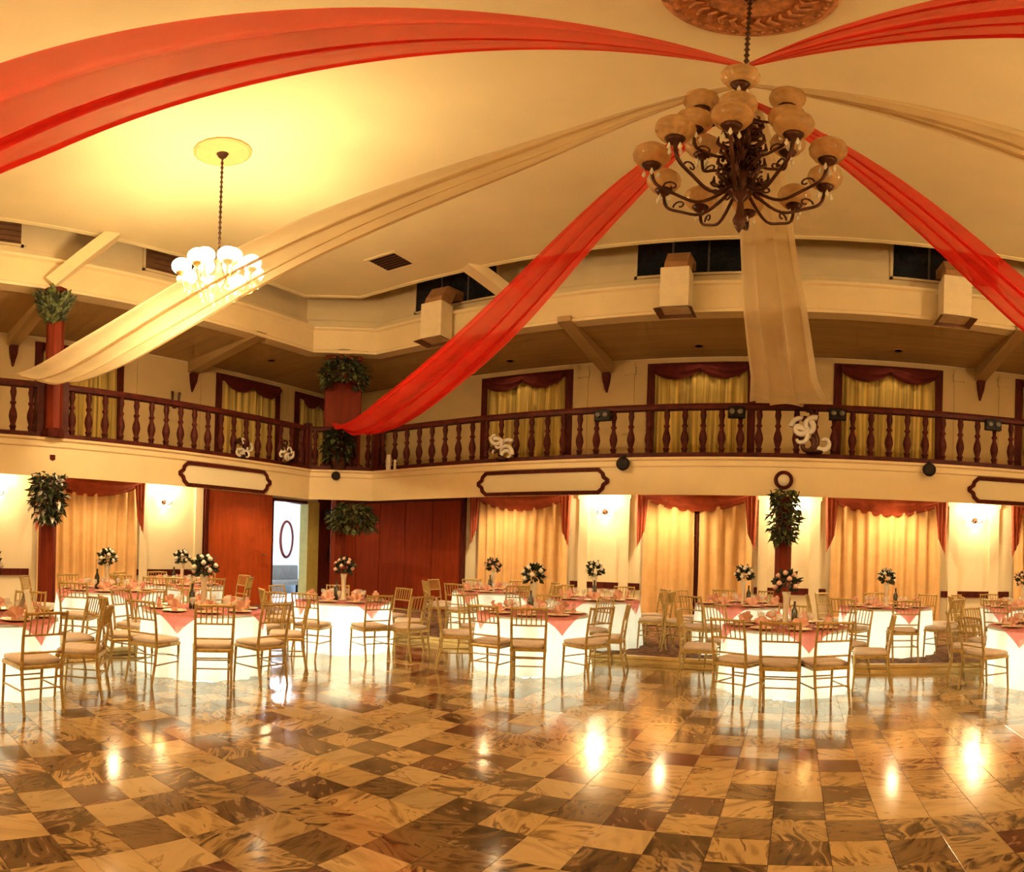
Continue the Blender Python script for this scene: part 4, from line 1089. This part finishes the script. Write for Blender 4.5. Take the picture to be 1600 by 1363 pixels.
def table(px_az, d, z, short, chairs, tip, kflower, glow, desc, card=False, fl=1.0, ware=True):
    """px_az: bearing of the centre; d: distance; chairs: [(angle from the near side, + = to the right, radius of seat centre)]"""
    cx, cy_ = d * sin(px_az), d * cos(px_az)
    def pol(a, r):     # a measured from the direction towards the viewpoint
        b = atan2(-cy_, -cx) + R(a)
        return cx + r * cos(b), cy_ + r * sin(b), b
    t = thing('banquet_table', 'round table under the cloth of the ' + short, 'table', (cx, cy_, z), 0, 'round banquet tables')
    obj('tabletop', TOPM, t)
    for k in range(4): obj('leg', LEGM, t, (.45 * cos(k * pi / 2 + .4), .45 * sin(k * pi / 2 + .4), 0))
    lm = MB(); lm.lathe([(.09, 0), (.09, .03), (.05, .05), (.01, .052)], 14)
    g = thing('led_uplight', 'small lamp glowing inside the cloth of the ' + short, 'lamp', (cx, cy_, z + .001), 0, 'lamps glowing under the tablecloths')
    lm.build('housing', M_LEDG, g)
    light('table_lamp', 'POINT', (0, 0, .26), glow, (0.92, 1.0, 0.74), g, .14)
    c = obj('tablecloth', CLOTHS[len(short) % 3], None, (cx, cy_, z), random.uniform(0, 6)); tag(c, 'white glowing floor-length cloth on the ' + short, 'tablecloth', 'white tablecloths lit from inside')
    x, y, b = pol(tip, 1)
    o = obj('table_overlay', OVER, None, (cx, cy_, z), b - pi / 4); tag(o, 'coral pink square overlay on the ' + short, 'tablecloth', 'coral overlays with hanging points')
    for i, (a, r) in enumerate(chairs):
        x, y, b = pol(a, r)
        zc = z
        if z == 0 and (x < -7.75 or y > 8.85): zc = STEP
        if z > 0 and (x > -7.5 and y < 8.6): zc = 0
        chair((x, y, zc), b + pi / 2 + random.uniform(-.08, .08), 'gold spindle-back chair, %s seat at the %s' % (WORDS(chairs, i), short), 'gold chairs at the ' + short)
    centrepiece(kflower, (cx, cy_, z + .759), random.uniform(0, 6), 'tall vase of flowers on the ' + short, fl)
    if ware:
        for k in range(8):
            b = 2 * pi * k / 8 + .3
            ex, ey = cos(b), sin(b)
            tag(obj('charger_plate', PLATE, None, (cx + .55 * ex, cy_ + .55 * ey, z + .7605), 0), 'gold-rimmed plate on the ' + short, 'plate', 'plates on the ' + short)
            tag(obj('folded_napkin', NAP, None, (cx + .55 * ex, cy_ + .55 * ey, z + .770), b + pi / 2), 'blush napkin folded on a plate at the ' + short, 'napkin', 'napkins on the ' + short)
            tag(obj('goblet', GOB, None, (cx + .33 * cos(b + .25), cy_ + .33 * sin(b + .25), z + .7605), 0), 'clear goblet on the ' + short, 'glass', 'goblets on the ' + short)
        tag(obj('wine_bottle', BOT, None, (cx + .24 * cos(1.1 - px_az), cy_ - .1, z + .7605), 0), 'dark bottle on the ' + short, 'bottle', 'bottles on the banquet tables')
def WORDS(chairs, i):
    w = [posword(a) for a, r in chairs]
    me = w[i]; same = [k for k in range(len(w)) if w[k] == me]
    if len(same) == 1: return me
    order = sorted(same, key=lambda k: chairs[k][0])
    return ('first ', 'second ', 'third ')[order.index(i)] + me

def az(px): return YAW + (px - 800) / F
RC = 1.06
far = [(118, RC), (152, RC), (-172, RC), (-132, RC)]
table(az(-20), 6.45, 0, 'first front table from the left', [(24, RC), (66, RC), (110, RC), (155, RC), (-160, RC)], 44, 0, P_TABLE, '')
table(az(320), 7.65, 0, 'second front table from the left', [(-62, RC), (-34, .98), (6, RC), (38, RC), (84, RC), (130, RC), (-175, RC), (-120, RC)], -22, 0, P_TABLE, '')
table(az(538), 9.70, 0, 'third front table from the left', [(-70, RC), (-24, RC), (22, RC), (42, 1.42), (78, RC), (128, RC), (-175, RC), (-120, RC)], 34, 1, P_TABLE * 1.6, '')
table(az(835), 8.40, 0, 'fourth front table from the left', [(-76, RC), (-27, RC), (-2, 1.14), (40, RC), (74, RC), (125, RC), (170, RC), (-130, RC)], 29, 0, P_TABLE, '')
table(az(1230), 7.50, 0, 'fifth front table from the left', [(-86, RC), (-27, 1.08), (-2, 1.12), (23, 1.08), (82, RC), (128, RC), (176, RC), (-132, RC)], 20, 1, P_TABLE, '')
table(az(1634), 8.30, 0, 'sixth front table from the left', [(-44, RC), (-78, RC), (-125, RC), (-165, RC), (150, RC)], -23, 0, P_TABLE, '')
gen = [(-20, RC), (24, RC), (66, RC), (112, RC), (158, RC), (-158, RC), (-112, RC), (-66, RC)]
table(az(168), 9.35, STEP, 'back table beside the left column', [(-20, RC), (28, RC), (75, RC), (120, RC), (170, RC), (-150, RC), (-100, RC)], 30, 0, P_TABLE * .9, '', fl=.92)
table(az(285), 11.3, STEP, 'back table before the varnished door', gen, 10, 0, P_TABLE * .5, '', fl=.92)
table(az(771), 11.7, STEP, 'back table beside the wood panelling', [(-75, RC), (-115, RC), (-160, RC), (155, RC), (110, RC), (65, RC), (-30, RC), (20, RC)], 55, 1, P_TABLE * .7, '', fl=.92)
table(az(930), 10.2, STEP, 'back table below the long fascia panel', [(70, RC), (110, RC), (155, RC), (-155, RC), (-110, RC)], 60, 0, P_TABLE * .5, '', fl=.92)
table(az(1163), 9.80, STEP, 'back table left of the wreath column', [(-82, RC), (-125, RC), (-165, RC), (160, RC), (-35, RC)], -15, 0, P_TABLE * .7, '', fl=.92)
table(az(1386), 10.2, STEP, 'back table right of the wreath column', [(-30, RC), (14, RC), (58, RC), (100, RC), (145, RC), (-170, RC), (-120, RC), (-75, RC)], -62, 0, P_TABLE * .9, '', fl=.92)
table(az(1600), 10.9, STEP, 'back table at the right frame edge', [(-70, RC), (-110, RC), (-150, RC), (-20, RC), (170, RC)], -30, 1, P_TABLE * .7, '', fl=.92)

# folded cards on the front left table
for k, (r, a, l) in enumerate(((0.25, 70, 'cream menu card standing on the first front table'),)):
    cx, cy_ = 6.45 * sin(az(-20)) + .42, 6.45 * cos(az(-20)) + .28
    mb = MB(); mb.loft([[(-.09, -.05, 0), (0, 0, .28), (.0, .004, .28), (-.086, -.05, 0)], [(-.09, .15, 0), (0, .15, .28), (.0, .154, .28), (-.086, .154, 0)]], caps=True)
    mb.loft([[(.09, -.05, 0), (0, 0, .28), (.0, .004, .28), (.086, -.05, 0)], [(.09, .15, 0), (0, .15, .28), (.0, .154, .28), (.086, .154, 0)]], caps=True)
    tag(mb.build('menu_card', M_CARD, None, (cx, cy_, .7605), .9), l, 'card')
